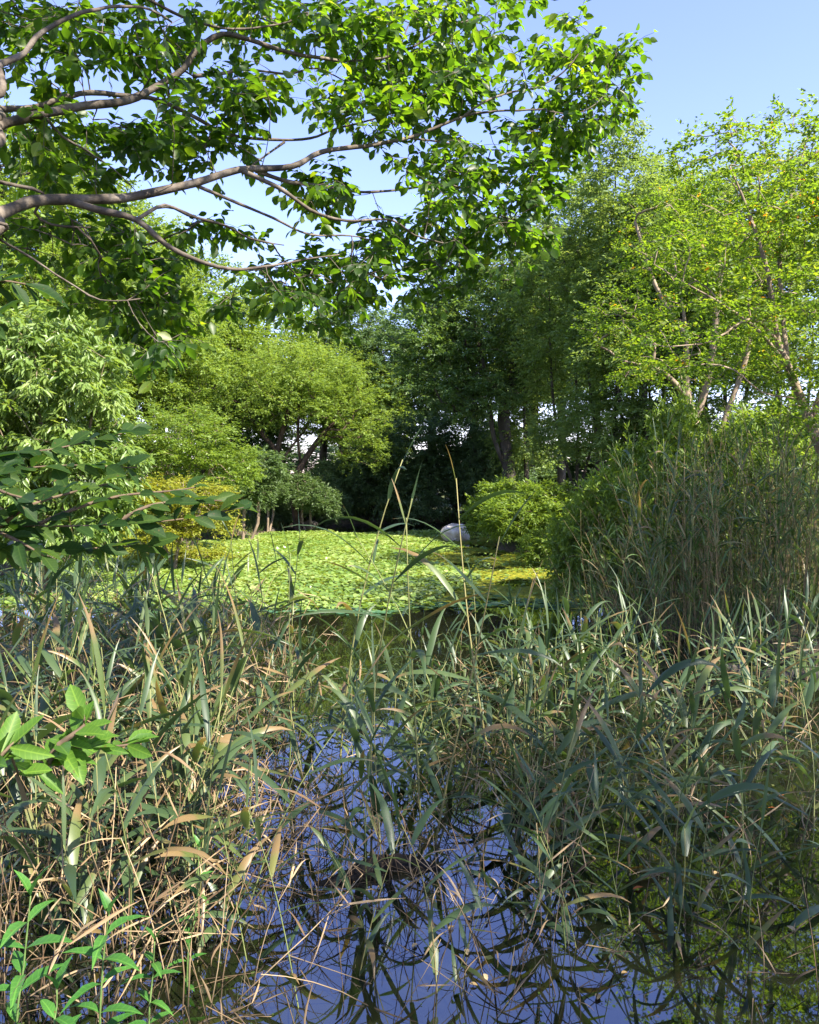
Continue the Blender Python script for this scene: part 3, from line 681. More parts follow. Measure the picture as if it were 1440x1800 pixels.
def edge(x): return 11.7 + .35 * np.sin(x * 1.7) + .2 * np.sin(x * 4.3 + 1) + np.maximum(0, x - 1.2) * .5
def duckside(x, y): return x > .9 + .5 * np.sin(y * .9) + .02 * (y - 15) ** 2 * 0
pad_t = []
for k in range(12):
    a = k / 12 * 2 * math.pi + math.pi / 2
    r = 1 if k not in (0,) else .25
    pad_t.append([.5 * r * math.cos(a), .5 * r * math.sin(a), .03 * (k % 2)])
pad_t = np.array([[0, 0, 0]] + pad_t); pad_f = np.array([[0, 1 + k, 1 + (k + 1) % 12] for k in range(12)])
pad_me = [mkmesh('pad', pad_t * np.array([1, s, 1]), pad_f) for s in (1, .85, .95)]
for m_ in pad_me: m_.materials.append(M['pad_o'])
# the near rim: flat round pads one can pick apart
pts = []
while len(pts) < 300:
    x = rng.uniform(-4.8, 2.9); y = edge(np.array([x]))[0] + abs(rng.normal(0, .45))
    if pond_sd(np.array([x]), np.array([y]))[0] > -.1: continue
    if pts and min((x - a) ** 2 + (y - b) ** 2 for a, b, _ in pts) < .055 ** 2: continue
    pts.append((x, y, rng.uniform(.10, .2)))
for k, (x, y, s) in enumerate(pts):
    o = mobj('lily_pad', pad_me[k % 3], None, label='%s round pad on the mat rim, %s' % ('large' if s > .165 else 'medium' if s > .13 else 'small', next(n for lim, n in [(330, 'at its left end'), (440, 'left of the light green reeds'), (540, 'left of the tall thin reed'), (640, 'right of the tall thin reed'), (740, 'below the sky gap'), (840, 'below the boulder'), (940, 'below the bright shore shrub'), (9999, 'at its right end')] if 720 + x / y * FPX < lim)), cat='lily pad', group='pads along the near rim of the mat')
    o.location = (x, y, .006 + .006 * (k % 3)); o.rotation_euler = (rng.normal(0, .05), rng.normal(0, .05), rng.uniform(0, 6.28)); o.scale = (s, s, s)
# the mat beyond: upright leaves, too many to count
p2 = scatter(38000, 11.8, 33.5, lambda x, y: (y > edge(x) + .15) & (~duckside(x, y) | (rng.uniform(0, 1, x.shape) < .12)) & (y < 28.6 + .8 * np.sin(x * 1.3) + .4 * np.sin(x * 3.1)))
n = len(p2)
nn = np.stack([rng.normal(0, .27, n), rng.normal(-.05, .27, n), np.ones(n)], 1)
dd = np.stack([rng.normal(0, 1, n), rng.normal(0, 1, n), rng.normal(.1, .15, n)], 1)
pn = .5 + .5 * np.sin(p2[:, 0] * 1.9 + np.sin(p2[:, 1] * .8) * 2) * np.sin(p2[:, 1] * 1.3 + p2[:, 0] * .5)
prn = np.clip(.45 * pn + rng.uniform(0, .55, n), 0, 1); psz = rng.uniform(.05, .12, n) * (1 + .5 * (rng.uniform(0, 1, n) < .08))
pT = np.concatenate([p2, rng.uniform(.015, .12, (n, 1)) * (.3 + .7 * pn[:, None])], 1); pR = frames(dd, nn)
near = p2[:, 1] < 16.5; out_ = []; orn = []
for mk_, (tv, tf) in ((near, leaf_full(.85, .10, .10, (0, .8, 1, .7, 0))), (~near, leaf_small(.85, .12))):
    out_.append(merge(tv - np.array([0, .5, 0]), tf, pR[mk_], pT[mk_], psz[mk_] * (1 if mk_ is near else 1.15))); orn.append(np.repeat(prn[mk_], len(tv)))
V, F = join(out_)
mobj('water_plant_mat', mkmesh('water_plant_mat', V, F, np.concatenate(orn)), M['pad'], label='mat of small bright green floating leaves covering the pond', cat='water plants', kind='stuff')
p3 = scatter(52000, 12.6, 27, lambda x, y: (y > edge(x) + .1) & (duckside(x, y) | (rng.uniform(0, 1, x.shape) < .16)) & (np.sin(x * 2.6 + 1.2 * np.sin(y * 1.1)) + np.sin(y * 2.3 + x) > -1.25))
n = len(p3)
dv = np.array([[-.5, -.4, 0], [.5, -.35, 0], [.45, .45, 0], [-.4, .5, 0]], float)
dR = frames(np.stack([rng.normal(0, 1, n), rng.normal(0, 1, n), np.zeros(n)], 1), np.stack([rng.normal(0, .06, n), rng.normal(0, .06, n), np.ones(n)], 1))
V, F = merge(dv, np.array([[0, 1, 2], [0, 2, 3]]), dR, np.concatenate([p3, rng.uniform(.004, .014, (n, 1))], 1), rng.uniform(.035, .075, n))
mobj('duckweed', mkmesh('duckweed', V, F, np.repeat(rng.uniform(0, 1, n), 4)), M['duck'], label='yellow green duckweed film on the right half of the pond', cat='duckweed', kind='stuff')

# ------------------------------------------------------------------ grass on the banks
def grass(name, label, n, fn, h0, h1, xr, yr):
    x = rng.uniform(*xr, n * 4); y = rng.uniform(*yr, n * 4); s = pond_sd(x, y)
    k = fn(x, y, s); x, y = x[k][:n], y[k][:n]; m = len(x)
    d = np.stack([rng.normal(0, .35, m), rng.normal(0, .35, m), np.ones(m)], 1)
    V, F = merge(*leaf_small(.09, .02), frames(d, rng.normal(0, 1, (m, 3))), np.stack([x, y, hgt(x, y) - .02], 1), rng.uniform(h0, h1, m))
    mobj(name, mkmesh(name, V, F, np.repeat(rng.uniform(0, 1, m), 4)), M['grass'], label=label, cat='grass', kind='stuff')
grass('bank_grass', 'low green growth covering the left and far banks', 22000, lambda x, y, s: (s > .05) & (s < 7) & (y > 12), .12, .5, (-14, 1), (12, 42))
grass('bank_grass', 'grass and weeds under the trees on the right bank', 14000, lambda x, y, s: (s > .05) & (s < 6) & (y > 6) & (x > 1), .15, .55, (1, 13), (6, 36))
grass('bank_grass', 'short grass on the near bank below the viewer', 5000, lambda x, y, s: (s > .05) & (s < 3), .1, .3, (-5, 5), (-1, 3))

# ------------------------------------------------------------------ canopy tree overhead
HB = np.array([-3.3, 1.5, float(hgt(np.array([-3.3]), np.array([1.5]))[0]) - .05])
hero = empty('canopy_tree', HB); tag(hero, 'large tree at left whose leafy limbs spread over the top of the view', 'tree')
def HP(L): return [P(*q) for q in L]
htr = np.array([HB, HB + (.05, .05, 1.0), HB + (.12, .15, 2.0), HB + (.1, .25, 3.2), HB + (-.1, .3, 4.6), HB + (0, .3, 6.0)])
def tip(h): return [htr[1] * (1 - h) + htr[2] * h]
trunk_pts = smoothline(htr, .12)
mobj('trunk', mkmesh('trunk', *tube(trunk_pts - HB, np.linspace(.19, .09, len(trunk_pts)), 14, False), smooth=True), M['herobark'], hero)
T_ = lambda z: trunk_pts[np.argmin(abs(trunk_pts[:, 2] - z))]
BR = [  # points, radius at start and end
    ([T_(2.5)] + HP([(-120, 420, 3.0), (0, 375, 3.5), (60, 353, 3.7), (130, 350, 3.85), (210, 349, 4.0), (280, 337, 4.1), (345, 322, 4.2), (420, 300, 4.3), (510, 295, 4.45), (560, 270, 4.55), (640, 258, 4.7), (720, 243, 4.9), (805, 212, 5.0), (860, 200, 5.1), (960, 195, 5.2)]), .06, .007),
    ([T_(3.0)] + HP([(-100, 250, 3.2), (0, 222, 3.7), (90, 200, 3.9), (150, 188, 4.0), (210, 182, 4.1), (255, 165, 4.2), (320, 125, 4.3), (345, 90, 4.35), (390, 62, 4.4), (440, 72, 4.5), (520, 95, 4.7), (620, 108, 4.9), (700, 95, 5.0), (770, 55, 5.1), (840, 30, 5.2)]), .055, .006),
    ([T_(3.1)] + HP([(-90, 200, 3.4), (0, 189, 4.0), (60, 186, 4.15), (110, 168, 4.2), (160, 159, 4.3), (230, 165, 4.4), (280, 172, 4.5), (350, 205, 4.6), (400, 233, 4.7), (480, 243, 4.8), (550, 240, 4.9), (600, 222, 5.0), (700, 195, 5.2), (780, 170, 5.3)]), .042, .005),
    ([T_(3.4)] + HP([(-110, 160, 2.9), (0, 110, 3.3), (40, 90, 3.4), (60, 62, 3.45), (90, 40, 3.5), (140, 18, 3.6), (200, 8, 3.75), (260, 12, 3.9), (300, 35, 4.0)]), .045, .007),
    ([T_(3.9)] + HP([(100, -80, 3.8), (220, -20, 4.0), (270, 5, 4.2), (320, 30, 4.35), (375, 48, 4.5), (430, 52, 4.6), (520, 35, 4.8), (600, 0, 5.0)]), .03, .005),
    (HP([(120, 352, 3.83), (170, 368, 3.8), (240, 386, 3.8), (290, 428, 3.85), (340, 455, 3.9), (410, 475, 4.0), (470, 470, 4.1), (540, 457, 4.2), (600, 450, 4.3)]), .026, .004),
    (HP([(240, 386, 3.8), (290, 360, 3.9), (330, 378, 4.0), (400, 398, 4.15), (440, 420, 4.3), (500, 432, 4.4)]), .013, .004),
    (HP([(425, 300, 4.3), (490, 330, 4.25), (530, 358, 4.3), (560, 375, 4.35), (610, 387, 4.45), (690, 385, 4.6), (730, 412, 4.7), (800, 430, 4.8)]), .018, .004),
    (HP([(450, 300, 4.35), (510, 320, 4.5), (580, 328, 4.7), (640, 337, 4.8), (720, 330, 5.0), (780, 322, 5.1), (840, 345, 5.2), (900, 380, 5.3)]), .017, .004),
    (HP([(345, 326, 4.2), (420, 358, 4.3), (480, 383, 4.4), (545, 413, 4.5), (620, 415, 4.6), (680, 430, 4.7)]), .013, .004),
    ([T_(2.6)] + HP([(-80, 380, 3.0), (0, 415, 3.4), (60, 450, 3.5), (120, 490, 3.6), (180, 520, 3.7), (250, 518, 3.8)]), .02, .004),
    (HP([(-60, 300, 3.3), (0, 320, 3.6), (75, 338, 3.75), (60, 372, 3.8), (90, 392, 3.85), (160, 398, 3.95)]), .018, .004),
    (HP([(78, 203, 3.88), (110, 240, 3.9), (150, 262, 4.0), (200, 295, 4.1), (240, 332, 4.2)]), .011, .003),
    (HP([(265, -30, 4.2), (280, 40, 4.3), (295, 70, 4.35), (322, 108, 4.35)]), .007, .004),
    (HP([(805, 212, 5.0), (850, 180, 5.0), (900, 162, 5.1), (950, 152, 5.2), (1000, 120, 5.2), (1040, 60, 5.3)]), .011, .003),
    (HP([(720, 243, 4.9), (780, 250, 5.1), (850, 262, 5.3), (930, 265, 5.5)]), .009, .003),
    (HP([(500, 250, 4.8), (470, 270, 4.6), (440, 292, 4.4)]), .01, .006),
    (HP([(340, 134, 4.35), (400, 128, 4.5), (430, 122, 4.6), (510, 130, 4.8), (560, 120, 4.9), (640, 160, 5.0)]), .015, .004),
    (HP([(960, 195, 5.2), (1010, 200, 5.2), (1050, 180, 5.2), (1075, 150, 5.2)]), .006, .003),
    (HP([(700, 95, 5.0), (720, 40, 5.2), (760, -30, 5.3)]), .007, .004),
    ([T_(4.9), np.array([-2.2, 1.7, 5.7]), np.array([-.9, 2.1, 6.2]), np.array([.5, 2.4, 6.4])], .045, .008),  # limb carrying the unseen shading crown overhead
    ([T_(4.6)] + HP([(0, -250, 3.4), (200, -200, 3.9), (450, -120, 4.4), (700, -90, 4.9)]), .04, .006),
]
bnodes = []
for L, ra, rb_ in BR:
    pts = smoothline(L, .07)
    pts += np.cumsum(rng.normal(0, .0016, pts.shape), 0) * np.linspace(0, 1, len(pts))[:, None]
    t = np.linspace(0, 1, len(pts)); rr = rb_ + (ra - rb_) * (1 - t) ** 1.15
    rr = .74 * rr * (1 + .06 * np.sin(np.arange(len(pts)) * 1.9) + rng.normal(0, .03, len(pts)))
    mobj('branch', mkmesh('branch', *tube(pts - HB, rr, 9), smooth=True), M['herobark'], hero)
    bnodes.append(pts)
ZN = [(70,120,80,60,12),(30,40,40,50,8),(170,90,50,40,8),(240,60,60,50,10),(130,30,60,30,7),(330,60,70,40,8),(300,120,40,40,5),(400,30,70,30,8),(390,150,50,40,7),(430,190,40,30,6),(160,240,70,40,11),(60,240,60,40,10),
      (250,230,60,30,8),(120,300,60,30,7),(300,260,60,40,11),(390,250,60,45,13),(420,130,40,60,5),(200,335,40,20,3),(60,420,60,40,7),(140,430,70,50,11),(230,430,80,50,13),(260,490,70,50,15),(270,560,60,60,18),(290,610,30,35,6),
      (180,520,40,40,6),(330,400,40,30,4),(380,390,30,20,3),(430,420,30,20,3),(470,500,60,35,10),(400,530,30,20,4),(560,550,25,30,4),(540,490,60,30,10),(580,470,60,35,11),(640,470,50,50,13),(620,510,40,30,5),(700,420,60,50,11),
      (740,480,40,35,6),(790,505,18,15,2),(790,400,80,50,15),(860,420,70,50,13),(930,400,60,40,10),(880,340,70,50,13),(800,330,70,40,11),(960,300,50,50,11),(840,270,70,50,13),(760,290,60,40,8),(590,340,50,40,8),(560,320,50,30,6),
      (650,220,70,50,11),(720,190,60,50,11),(600,170,60,50,8),(540,60,50,60,9),(620,60,70,60,15),(700,60,70,60,15),(780,60,60,60,14),(760,140,60,60,15),(830,50,55,50,11),(820,150,40,60,9),(900,8,50,12,4),(680,130,60,40,11),
      (960,120,60,40,10),(1000,60,25,35,4),(1040,110,50,55,15),(1080,170,35,50,12),(1000,190,60,50,15),(960,230,50,40,9),(1030,225,40,25,7),(1085,90,20,20,3),(920,330,60,60,8),(500,20,60,30,7),(470,150,30,30,3),(340,190,40,25,4),
      (200,-120,300,70,45),(600,-90,260,60,16),(-120,200,90,250,50),(-100,-100,120,80,25)]
hc = []
KH = 1.12
for cx, cy, rx, ry, k in ZN:
    for _ in range(int(round(k * KH))):
        a = rng.uniform(0, 6.28); r = math.sqrt(rng.uniform(0, 1))
        px, py = cx + rx * r * math.cos(a), cy + ry * r * math.sin(a)
        d = 4.25 + 1.2 * max(-.2, px) / 1050 * 1.0 + rng.normal(0, .32)
        hc.append(P(px, py, max(3.0, d)))
hc = np.array(hc)
hv = norm(rng.normal(0, 1, (300, 3))) * rng.uniform(.2, 1, (300, 1)) ** (1 / 3)
hc = np.concatenate([hc, np.array([-.8, 2.6, 6.3]) + hv * np.array([2.1, 1.4, .8])])  # unseen top of the crown, added overhead to shade the left limbs
ch, dr = grow([b[::2] for b in bnodes], hc, -5, seg=.10, r0=.02, rtip=.0022, jit=.25, uparch=.08, upcost=.3)
nb = len(bnodes)
ch = [(p, np.minimum(r, .007)) for p, r in ch if r.max() < .0199 and len(p) < 60]
R, T, S, rn, tw = sprays(hc, dr, 3, 7, .17, .066, .45, .75, 1.0, .5, .38)
twp = [tube(np.linspace(a, b, 4) + np.array([[0, 0, 0], [0, 0, .006], [0, 0, .004], [0, 0, -.01]]), [.0022, .0018, .0014, .001], 3, False) for a, b in zip(tw[0].reshape(-1, 3), tw[1].reshape(-1, 3))]
used = set()
keep = [c for c in ch]
V, F = join([tube(p, r, 4, False) for p, r in keep] + twp)
mobj('twigs', mkmesh('twigs', V - HB, F, smooth=True), M['herobark'], hero, kind='stuff')
tv, tf = leaf_full(.58, .09, .20)
# the 300 leaves that show largest are single parts
c_, s_ = math.cos(PITCH), math.sin(PITCH)
def project(T):
    v = T - np.array([0, 0, EYE]); dep = v[:, 1] * c_ - v[:, 2] * s_
    return 720 + FPX * v[:, 0] / dep, 900 - FPX * (v[:, 1] * s_ + v[:, 2] * c_) / dep, dep
px_, py_, dep_ = project(T)
vis = (px_ > 10) & (px_ < 1200) & (py_ > 10) & (dep_ > 1)
facing = abs((norm(T - np.array([0, 0, EYE])) * R[:, :, 2]).sum(1))
score = np.where(vis, S / dep_ * (.3 + facing) * (1 + .0004 * px_), 0)
big = np.argsort(-score)[:300]
hl = [mkmesh('canopy_leaf', *leaf_full(w_, f_, d_)) for w_, f_, d_ in ((.58, .09, .2), (.52, .12, .3), (.64, .06, .12))]
for m_ in hl: m_.materials.append(M['hero_o'])
def place(o, R_, T_, s):
    m4 = np.eye(4); m4[:3, :3] = R_ * s; m4[:3, 3] = T_; o.matrix_local = Matrix(m4.tolist())
for q, k in enumerate(big):
    o = mobj('leaf', hl[q % 3], None, hero); place(o, R[k], T[k] - HB, S[k])
mask = np.ones(len(T), bool); mask[big] = False
V, F = merge(tv, tf, R[mask], T[mask] - HB, S[mask])
mobj('foliage', mkmesh('foliage', V, F, np.repeat(rn[mask], len(tv))), M['hero'], hero, kind='stuff')

# ------------------------------------------------------------------ near shrubs at the left
def leafy(root, B, stems, nleaf, length, w, mat, lmat, alt=.5, droop=.2, seedvar=.3, upn=1.0, rs=.004, prof=(0, .6, 1, .78, 0), face=.7):
    mes = [mkmesh('leaf', *leaf_full(w * f, .10, dr_, prof)) for f, dr_ in ((1, .15), (.85, .3), (1.12, .08), (.95, -.08))]
    for m_ in mes: m_.materials.append(lmat)
    for L, nl in zip(stems, nleaf):
        pts = smoothline(L, .03)
        mobj('stem', mkmesh('stem', *tube(pts - B, np.linspace(rs * 1.6, rs * .5, len(pts)), 6), smooth=True), mat, root)
        n = len(pts); inn = np.where((pts[:, 0] / pts[:, 1] * FPX + 720 > -45) & (pts[:, 2] > .7))[0]; t0 = inn[0] / n if len(inn) else .3
        for k in range(nl):
            t = t0 + (1 - t0) * (k + .5) / nl
            i = min(n - 2, int(t * (n - 1)))
            td = norm(pts[i + 1] - pts[i]); sd = norm(np.cross(td, [0, 0, 1.0])) * (1 if k % 2 else -1)
            last = k >= nl - 2
            ld = td * (.9 if last else .55) + sd * (.35 if last else .75) + rng.normal(0, .3, 3) + np.array([0, 0, -droop + .25 * rng.random()])
            Rm = frames(ld[None], (np.array([0, -face, upn]) + rng.normal(0, .35, 3))[None])[0]
            o = mobj('leaf', mes[int(rng.integers(0, 4))], None, root); place(o, Rm, pts[i] - B, length * rng.uniform(1 - seedvar, 1 + seedvar))

B1 = np.array([-2.0, 1.75, .3])
s1 = empty('shrub', B1); tag(s1, 'dark glossy leaved shrub reaching in from the left at eye level', 'shrub')
b0 = [B1, B1 + (.15, .05, .7), B1 + (.35, .1, 1.2)]
st = [[*b0] + HP([(-60, 960, 2.0), (0, 967, 2.05), (153, 964, 2.15), (275, 957, 2.25)]),
      [*b0] + HP([(-80, 935, 1.95), (0, 925, 2.0), (153, 924, 2.1), (306, 914, 2.25), (428, 892, 2.4)]),
      [*b0] + HP([(-80, 860, 2.0), (0, 830, 2.1), (116, 818, 2.2), (240, 822, 2.3)]),
      [*b0] + HP([(-80, 850, 2.1), (0, 800, 2.2), (90, 790, 2.3), (180, 770, 2.4), (245, 755, 2.45)]),
      HP([(60, 925, 2.05), (130, 895, 2.1), (210, 872, 2.2), (310, 862, 2.3), (350, 855, 2.35)]),
      HP([(0, 925, 2.0), (50, 890, 1.95), (110, 870, 2.0), (190, 850, 2.05)]),
      HP([(-20, 930, 2.0), (30, 950, 1.95), (90, 985, 1.95)]),
      HP([(200, 921, 2.15), (260, 890, 2.2), (330, 880, 2.3), (390, 880, 2.35)]),
      HP([(-30, 850, 2.0), (20, 870, 1.9), (70, 880, 1.9)])]
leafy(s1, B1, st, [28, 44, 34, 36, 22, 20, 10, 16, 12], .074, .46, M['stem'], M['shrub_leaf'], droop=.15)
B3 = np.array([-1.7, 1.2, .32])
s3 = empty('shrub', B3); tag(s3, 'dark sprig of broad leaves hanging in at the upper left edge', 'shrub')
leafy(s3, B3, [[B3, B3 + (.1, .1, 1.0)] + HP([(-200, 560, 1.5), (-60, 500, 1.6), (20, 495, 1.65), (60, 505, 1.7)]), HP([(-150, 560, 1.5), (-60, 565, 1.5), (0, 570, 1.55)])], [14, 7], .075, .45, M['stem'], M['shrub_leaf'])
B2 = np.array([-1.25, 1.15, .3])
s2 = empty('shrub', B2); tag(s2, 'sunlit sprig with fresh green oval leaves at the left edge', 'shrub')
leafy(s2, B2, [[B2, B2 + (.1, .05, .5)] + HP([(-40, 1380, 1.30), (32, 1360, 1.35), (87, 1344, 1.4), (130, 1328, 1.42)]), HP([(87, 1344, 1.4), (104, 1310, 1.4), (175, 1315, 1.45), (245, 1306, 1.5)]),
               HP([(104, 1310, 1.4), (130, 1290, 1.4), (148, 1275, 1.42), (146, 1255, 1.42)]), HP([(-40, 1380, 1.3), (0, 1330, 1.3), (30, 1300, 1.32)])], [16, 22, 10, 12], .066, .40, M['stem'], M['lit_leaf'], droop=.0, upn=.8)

# herbs with opposite lance leaves at lower left
hm = [mkmesh('leaf', *leaf_full(w_, .07, d_, (0, .75, 1, .6, 0))) for w_, d_ in ((.32, .45), (.28, .65), (.36, .3))]
for m_ in hm: m_.materials.append(M['herb_leaf'])
def herb(label, pts, nn_, L):
    B = np.array([pts[0][0], pts[0][1], 0.0]); B[2] = float(hgt(B[:1], B[1:2])[0]) - .03
    r = empty('lance_leaf_herb', B); tag(r, label, 'herb', 'lance leaved herbs at the lower left')
    pts = smoothline([B] + list(pts), .03)
    mobj('stem', mkmesh('stem', *tube(pts - B, np.linspace(.005, .0025, len(pts)), 6), smooth=True), M['herbstem'], r)
    a = rng.uniform(0, 3)
    for k in range(nn_):
        t = .30 + .70 * (k / (nn_ - 1)); i = min(len(pts) - 1, int(t * (len(pts) - 1)))
        for h in (0, 1):
            ang = a + h * math.pi + rng.normal(0, .2); el = .5 if k < nn_ - 1 else 1.5
            ld = np.array([math.cos(ang), math.sin(ang), el + (1.6 if k == nn_ - 1 else 0)])
            Rm = frames(ld[None], np.array([[-.2 * math.cos(ang), -.2 * math.sin(ang), 1.0]]))[0]
            o = mobj('leaf', hm[int(rng.integers(0, 3)) if k < nn_ - 1 else 2], None, r); place(o, Rm, pts[i] - B, L * rng.uniform(.8, 1.15) * (.8 if k == nn_ - 1 else 1))
        a += math.pi / 2 + rng.normal(0, .2)
herb('tallest lance leaved herb at the lower left edge', HP([(30, 1800, 2.5), (42, 1697, 2.55), (54, 1575, 2.6)]), 8, .15)
herb('lance leaved herb right of the tallest one, with a broad top pair', HP([(176, 1800, 2.55), (183, 1675, 2.6), (192, 1608, 2.6)]), 7, .14)
herb('short lance leaved herb at the lower left corner', HP([(95, 1820, 2.4), (100, 1770, 2.45), (100, 1740, 2.45)]), 5, .12)
herb('thin lance leaved herb among dry stalks, right of the broad topped one', HP([(262, 1800, 2.7), (268, 1720, 2.75), (272, 1655, 2.75)]), 7, .09)
herb('rightmost lance leaved herb in the left reeds', HP([(330, 1690, 3.0), (345, 1600, 3.05), (350, 1490, 3.1)]), 8, .075)

# ------------------------------------------------------------------ reeds
def reed_variant(seed, wm=1.0):
    r = np.random.default_rng(seed)
    H = 1.0; n = 9
    lean = r.uniform(.02, .22); curve = r.uniform(-.05, .25)
    t = np.linspace(0, 1, n)
    x = lean * t + curve * t ** 2.4; pts = np.stack([x, .03 * np.sin(t * 4 + seed), t * H], 1)
    stem = tube(pts, np.linspace(.0042, .0014, n), 5)
    leaves = []
    nl = int(r.integers(6, 10)); ph = r.uniform(0, 6.28)
    for k in range(nl):
        tt = .32 + .66 * k / (nl - 1); i = min(n - 2, int(tt * (n - 1))); f = tt * (n - 1) - i
        p = pts[i] * (1 - f) + pts[i + 1] * f
        L = r.uniform(.22, .44) * (1 - .25 * abs(tt - .65)) * (.75 if wm < 1 else 1) * (.55 if k == nl - 1 and wm < 1 else 1); a0 = r.uniform(.5, 1.35) if k < nl - 1 else r.uniform(.15, .6)
        V, F = blade(L, wm * r.uniform(.021, .043) * (.5 if k == nl - 1 else 1), a0, r.uniform(.3, 1.9) if k < nl - 1 else .4, 7, r.uniform(-1.2, 1.2), .3, r.normal(0, .25))
        az = ph + k * math.pi + r.normal(0, .5)
        c, s = math.cos(az), math.sin(az)
        V = V @ np.array([[c, -s, 0], [s, c, 0], [0, 0, 1]]).T + p
        leaves.append((V, F))
    return stem, leaves

NV = 16
RV = [reed_variant(100 + k) for k in range(NV)] + [reed_variant(140 + k, .62) for k in range(6)]
RM = []
for st_, lv in RV:
    a = mkmesh('stem', *st_, smooth=True); a.materials.append(M['reedstem'])
    ls = []
    for V, F in lv:
        b = mkmesh('leaf', V, F, smooth=True); b.materials.append(M['reed_o']); b.attributes.new('tl', 'FLOAT', 'POINT').data.foreach_set('value', np.repeat(np.linspace(0, 1, len(V) // 3), 3).astype(np.float32)); ls.append(b)
    RM.append((a, ls))

def rsample(n, px0, px1, d0, d1, h0, h1, zone):
    out = []
    while len(out) < n:
        d = math.sqrt(rng.uniform(d0 * d0, d1 * d1)); px = rng.uniform(px0, px1)
        p = PZ(px, d)
        if pond_sd(p[:1], p[1:2])[0] > .5: continue
        out.append((p[0], p[1], rng.uniform(h0, h1), rng.uniform(0, 6.28), zone, px, abs(rng.normal(0, .14))))
    return out
def cell(px, d, h, bed):
    cols = {'L': [(60, 'at the left edge'), (150, 'under the dark shrub branches'), (240, 'above the fresh green sprig'), (320, 'right of the fresh green sprig'), (9999, 'beside the channel')],
            'M': [(480, 'at the left end of the plant mat'), (600, 'below the tall thin reed'), (720, 'straight below the sunlit mat'), (9999, 'below the boulder')],
            'R': [(900, 'beside the channel'), (1010, 'left of the cane clump'), (1120, 'at the left foot of the canes'), (1230, 'under the middle of the canes'), (1340, 'under the right part of the canes'), (9999, 'at the right edge')],
            'C': [(560, 'left of the sunken log'), (760, 'around the sunken log'), (9999, 'right of the sunken log')]}[bed]
    row = 'frontmost' if d < 3.6 else 'front' if d < 4.6 else 'middle' if d < 6.2 else 'rear'
    return ('tall' if h > .75 else 'short'), row, next(n for lim, n in cols if px < lim)
Z1 = ('green reed in the dense left hand reed bed', 'green reeds of the left bed')
Z2 = ('green reed standing in the middle before the sunlit plant mat', 'green reeds in the middle')
Z3 = ('broad leaved grey green reed in the right hand reed bed', 'green reeds of the right bed')
Z4 = ('lone green reed standing in open water at bottom centre', 'reeds in the open water at bottom centre')
R_ALL = (rsample(85, -40, 400, 3.2, 5.5, .65, 1.05, Z1) + rsample(150, -60, 430, 5.5, 9.5, .65, 1.08, Z1) + rsample(52, 360, 860, 5.6, 7.8, .3, .65, Z2)
         + rsample(34, 500, 900, 4.6, 6.2, .4, .75, Z2) + rsample(115, 860, 1470, 4.4, 7.6, .5, .92, Z3) + rsample(30, 860, 1200, 6.2, 8.5, .4, .75, Z3) + rsample(20, 900, 1460, 3.2, 4.4, .45, .8, Z3) + rsample(17, 400, 1000, 3.0, 4.4, .4, .75, Z4))
R_ALL.sort(key=lambda a: -(a[2] / a[1]) * (1 if -20 < a[5] < 1460 else .2))
def put_reed(k, x, y, h, rz, label, group, tilt=.1, ws=1.0):
    z = float(hgt(np.array([x]), np.array([y]))[0])
    root = empty('reed', (x, y, min(z, .0))); tag(root, label, 'reed', group)
    hh = h - min(z, 0)
    root.rotation_euler = (tilt * math.cos(rz * 3), tilt * math.sin(rz * 3), rz); root.scale = (hh * ws, hh * ws, hh)
    a, ls = RM[k % NV if k < 9000 else NV + k % 6]
    mobj('stem', a, None, root)
    for b in ls: mobj('leaf', b, None, root)
HAND = [(580, 838, 5.6, 'tall thin reed with bare stem rising above the plant mat'), (655, 890, 4.7, 'tall reed with one upright pale blade in the centre'), (742, 935, 4.4, 'tall dark reed in the centre, left of a close pair'),
        (768, 950, 4.3, 'tall dark reed in the centre, right of a close pair'), (900, 865, 4.9, 'tall reed with a dark blade below the bright shore shrub'), (482, 985, 5.2, 'dark reed against the mat, left of the tall thin one'),
        (350, 975, 5.0, 'dark reed with hanging blades left of the mat'), (825, 955, 5.0, 'reed before the boulder with spread blades'), (1010, 1060, 4.6, 'reed at the left end of the right hand bed'), (1200, 1040, 4.6, 'tallest reed of the right hand bed'),
        (1330, 1110, 4.0, 'large reed near the right edge in the right hand bed'), (960, 1180, 3.6, 'near reed with wide pale blades right of centre'), (790, 1290, 3.0, 'nearest reed with a broad pale hanging blade at centre'), (545, 1350, 2.9, 'near reed with long slanting blades at lower left centre'),
        (660, 1130, 4.0, 'reed with spread dark blades in the middle of the channel'), (430, 960, 6.8, 'light green reed at the left end of the sunlit mat'), (520, 950, 6.6, 'light green reed against the sunlit mat')]
for k, (px, ty, d, lb) in enumerate(HAND):
    h = EYE - (ty - 840) * d / FPX
    p = PZ(px, d); put_reed(9000 + k if ty < 1000 else 3 * k + 1, p[0], p[1], h * (1.05 if ty < 1000 else .8), rng.uniform(0, 6.28), lb, None, .03, .85)
NI = 283
BED = {Z1: ('L', 'green reed, left bed'), Z2: ('M', 'green reed before the mat'), Z3: ('R', 'grey green reed, right bed'), Z4: ('C', 'lone green reed in open water')}
for k, (x, y, h, rz, zn, px, tl) in enumerate(R_ALL[:NI]):
    b, nm = BED[zn]; a, row, col = cell(px, y, h, b)
    put_reed(k, x, y, h, rz, '%s %s, %s row, %s' % (a, nm, row, col), zn[1], tl)
def rotm(tilt, rz):
    return np.array(Matrix.Rotation(rz, 3, 'Z') @ Matrix.Identity(3)) if tilt == 0 else np.array((Matrix.Rotation(rz, 3, 'Z').to_4x4() @ Matrix.Rotation(tilt, 4, 'X')).to_3x3())
parts = []; rnds = []
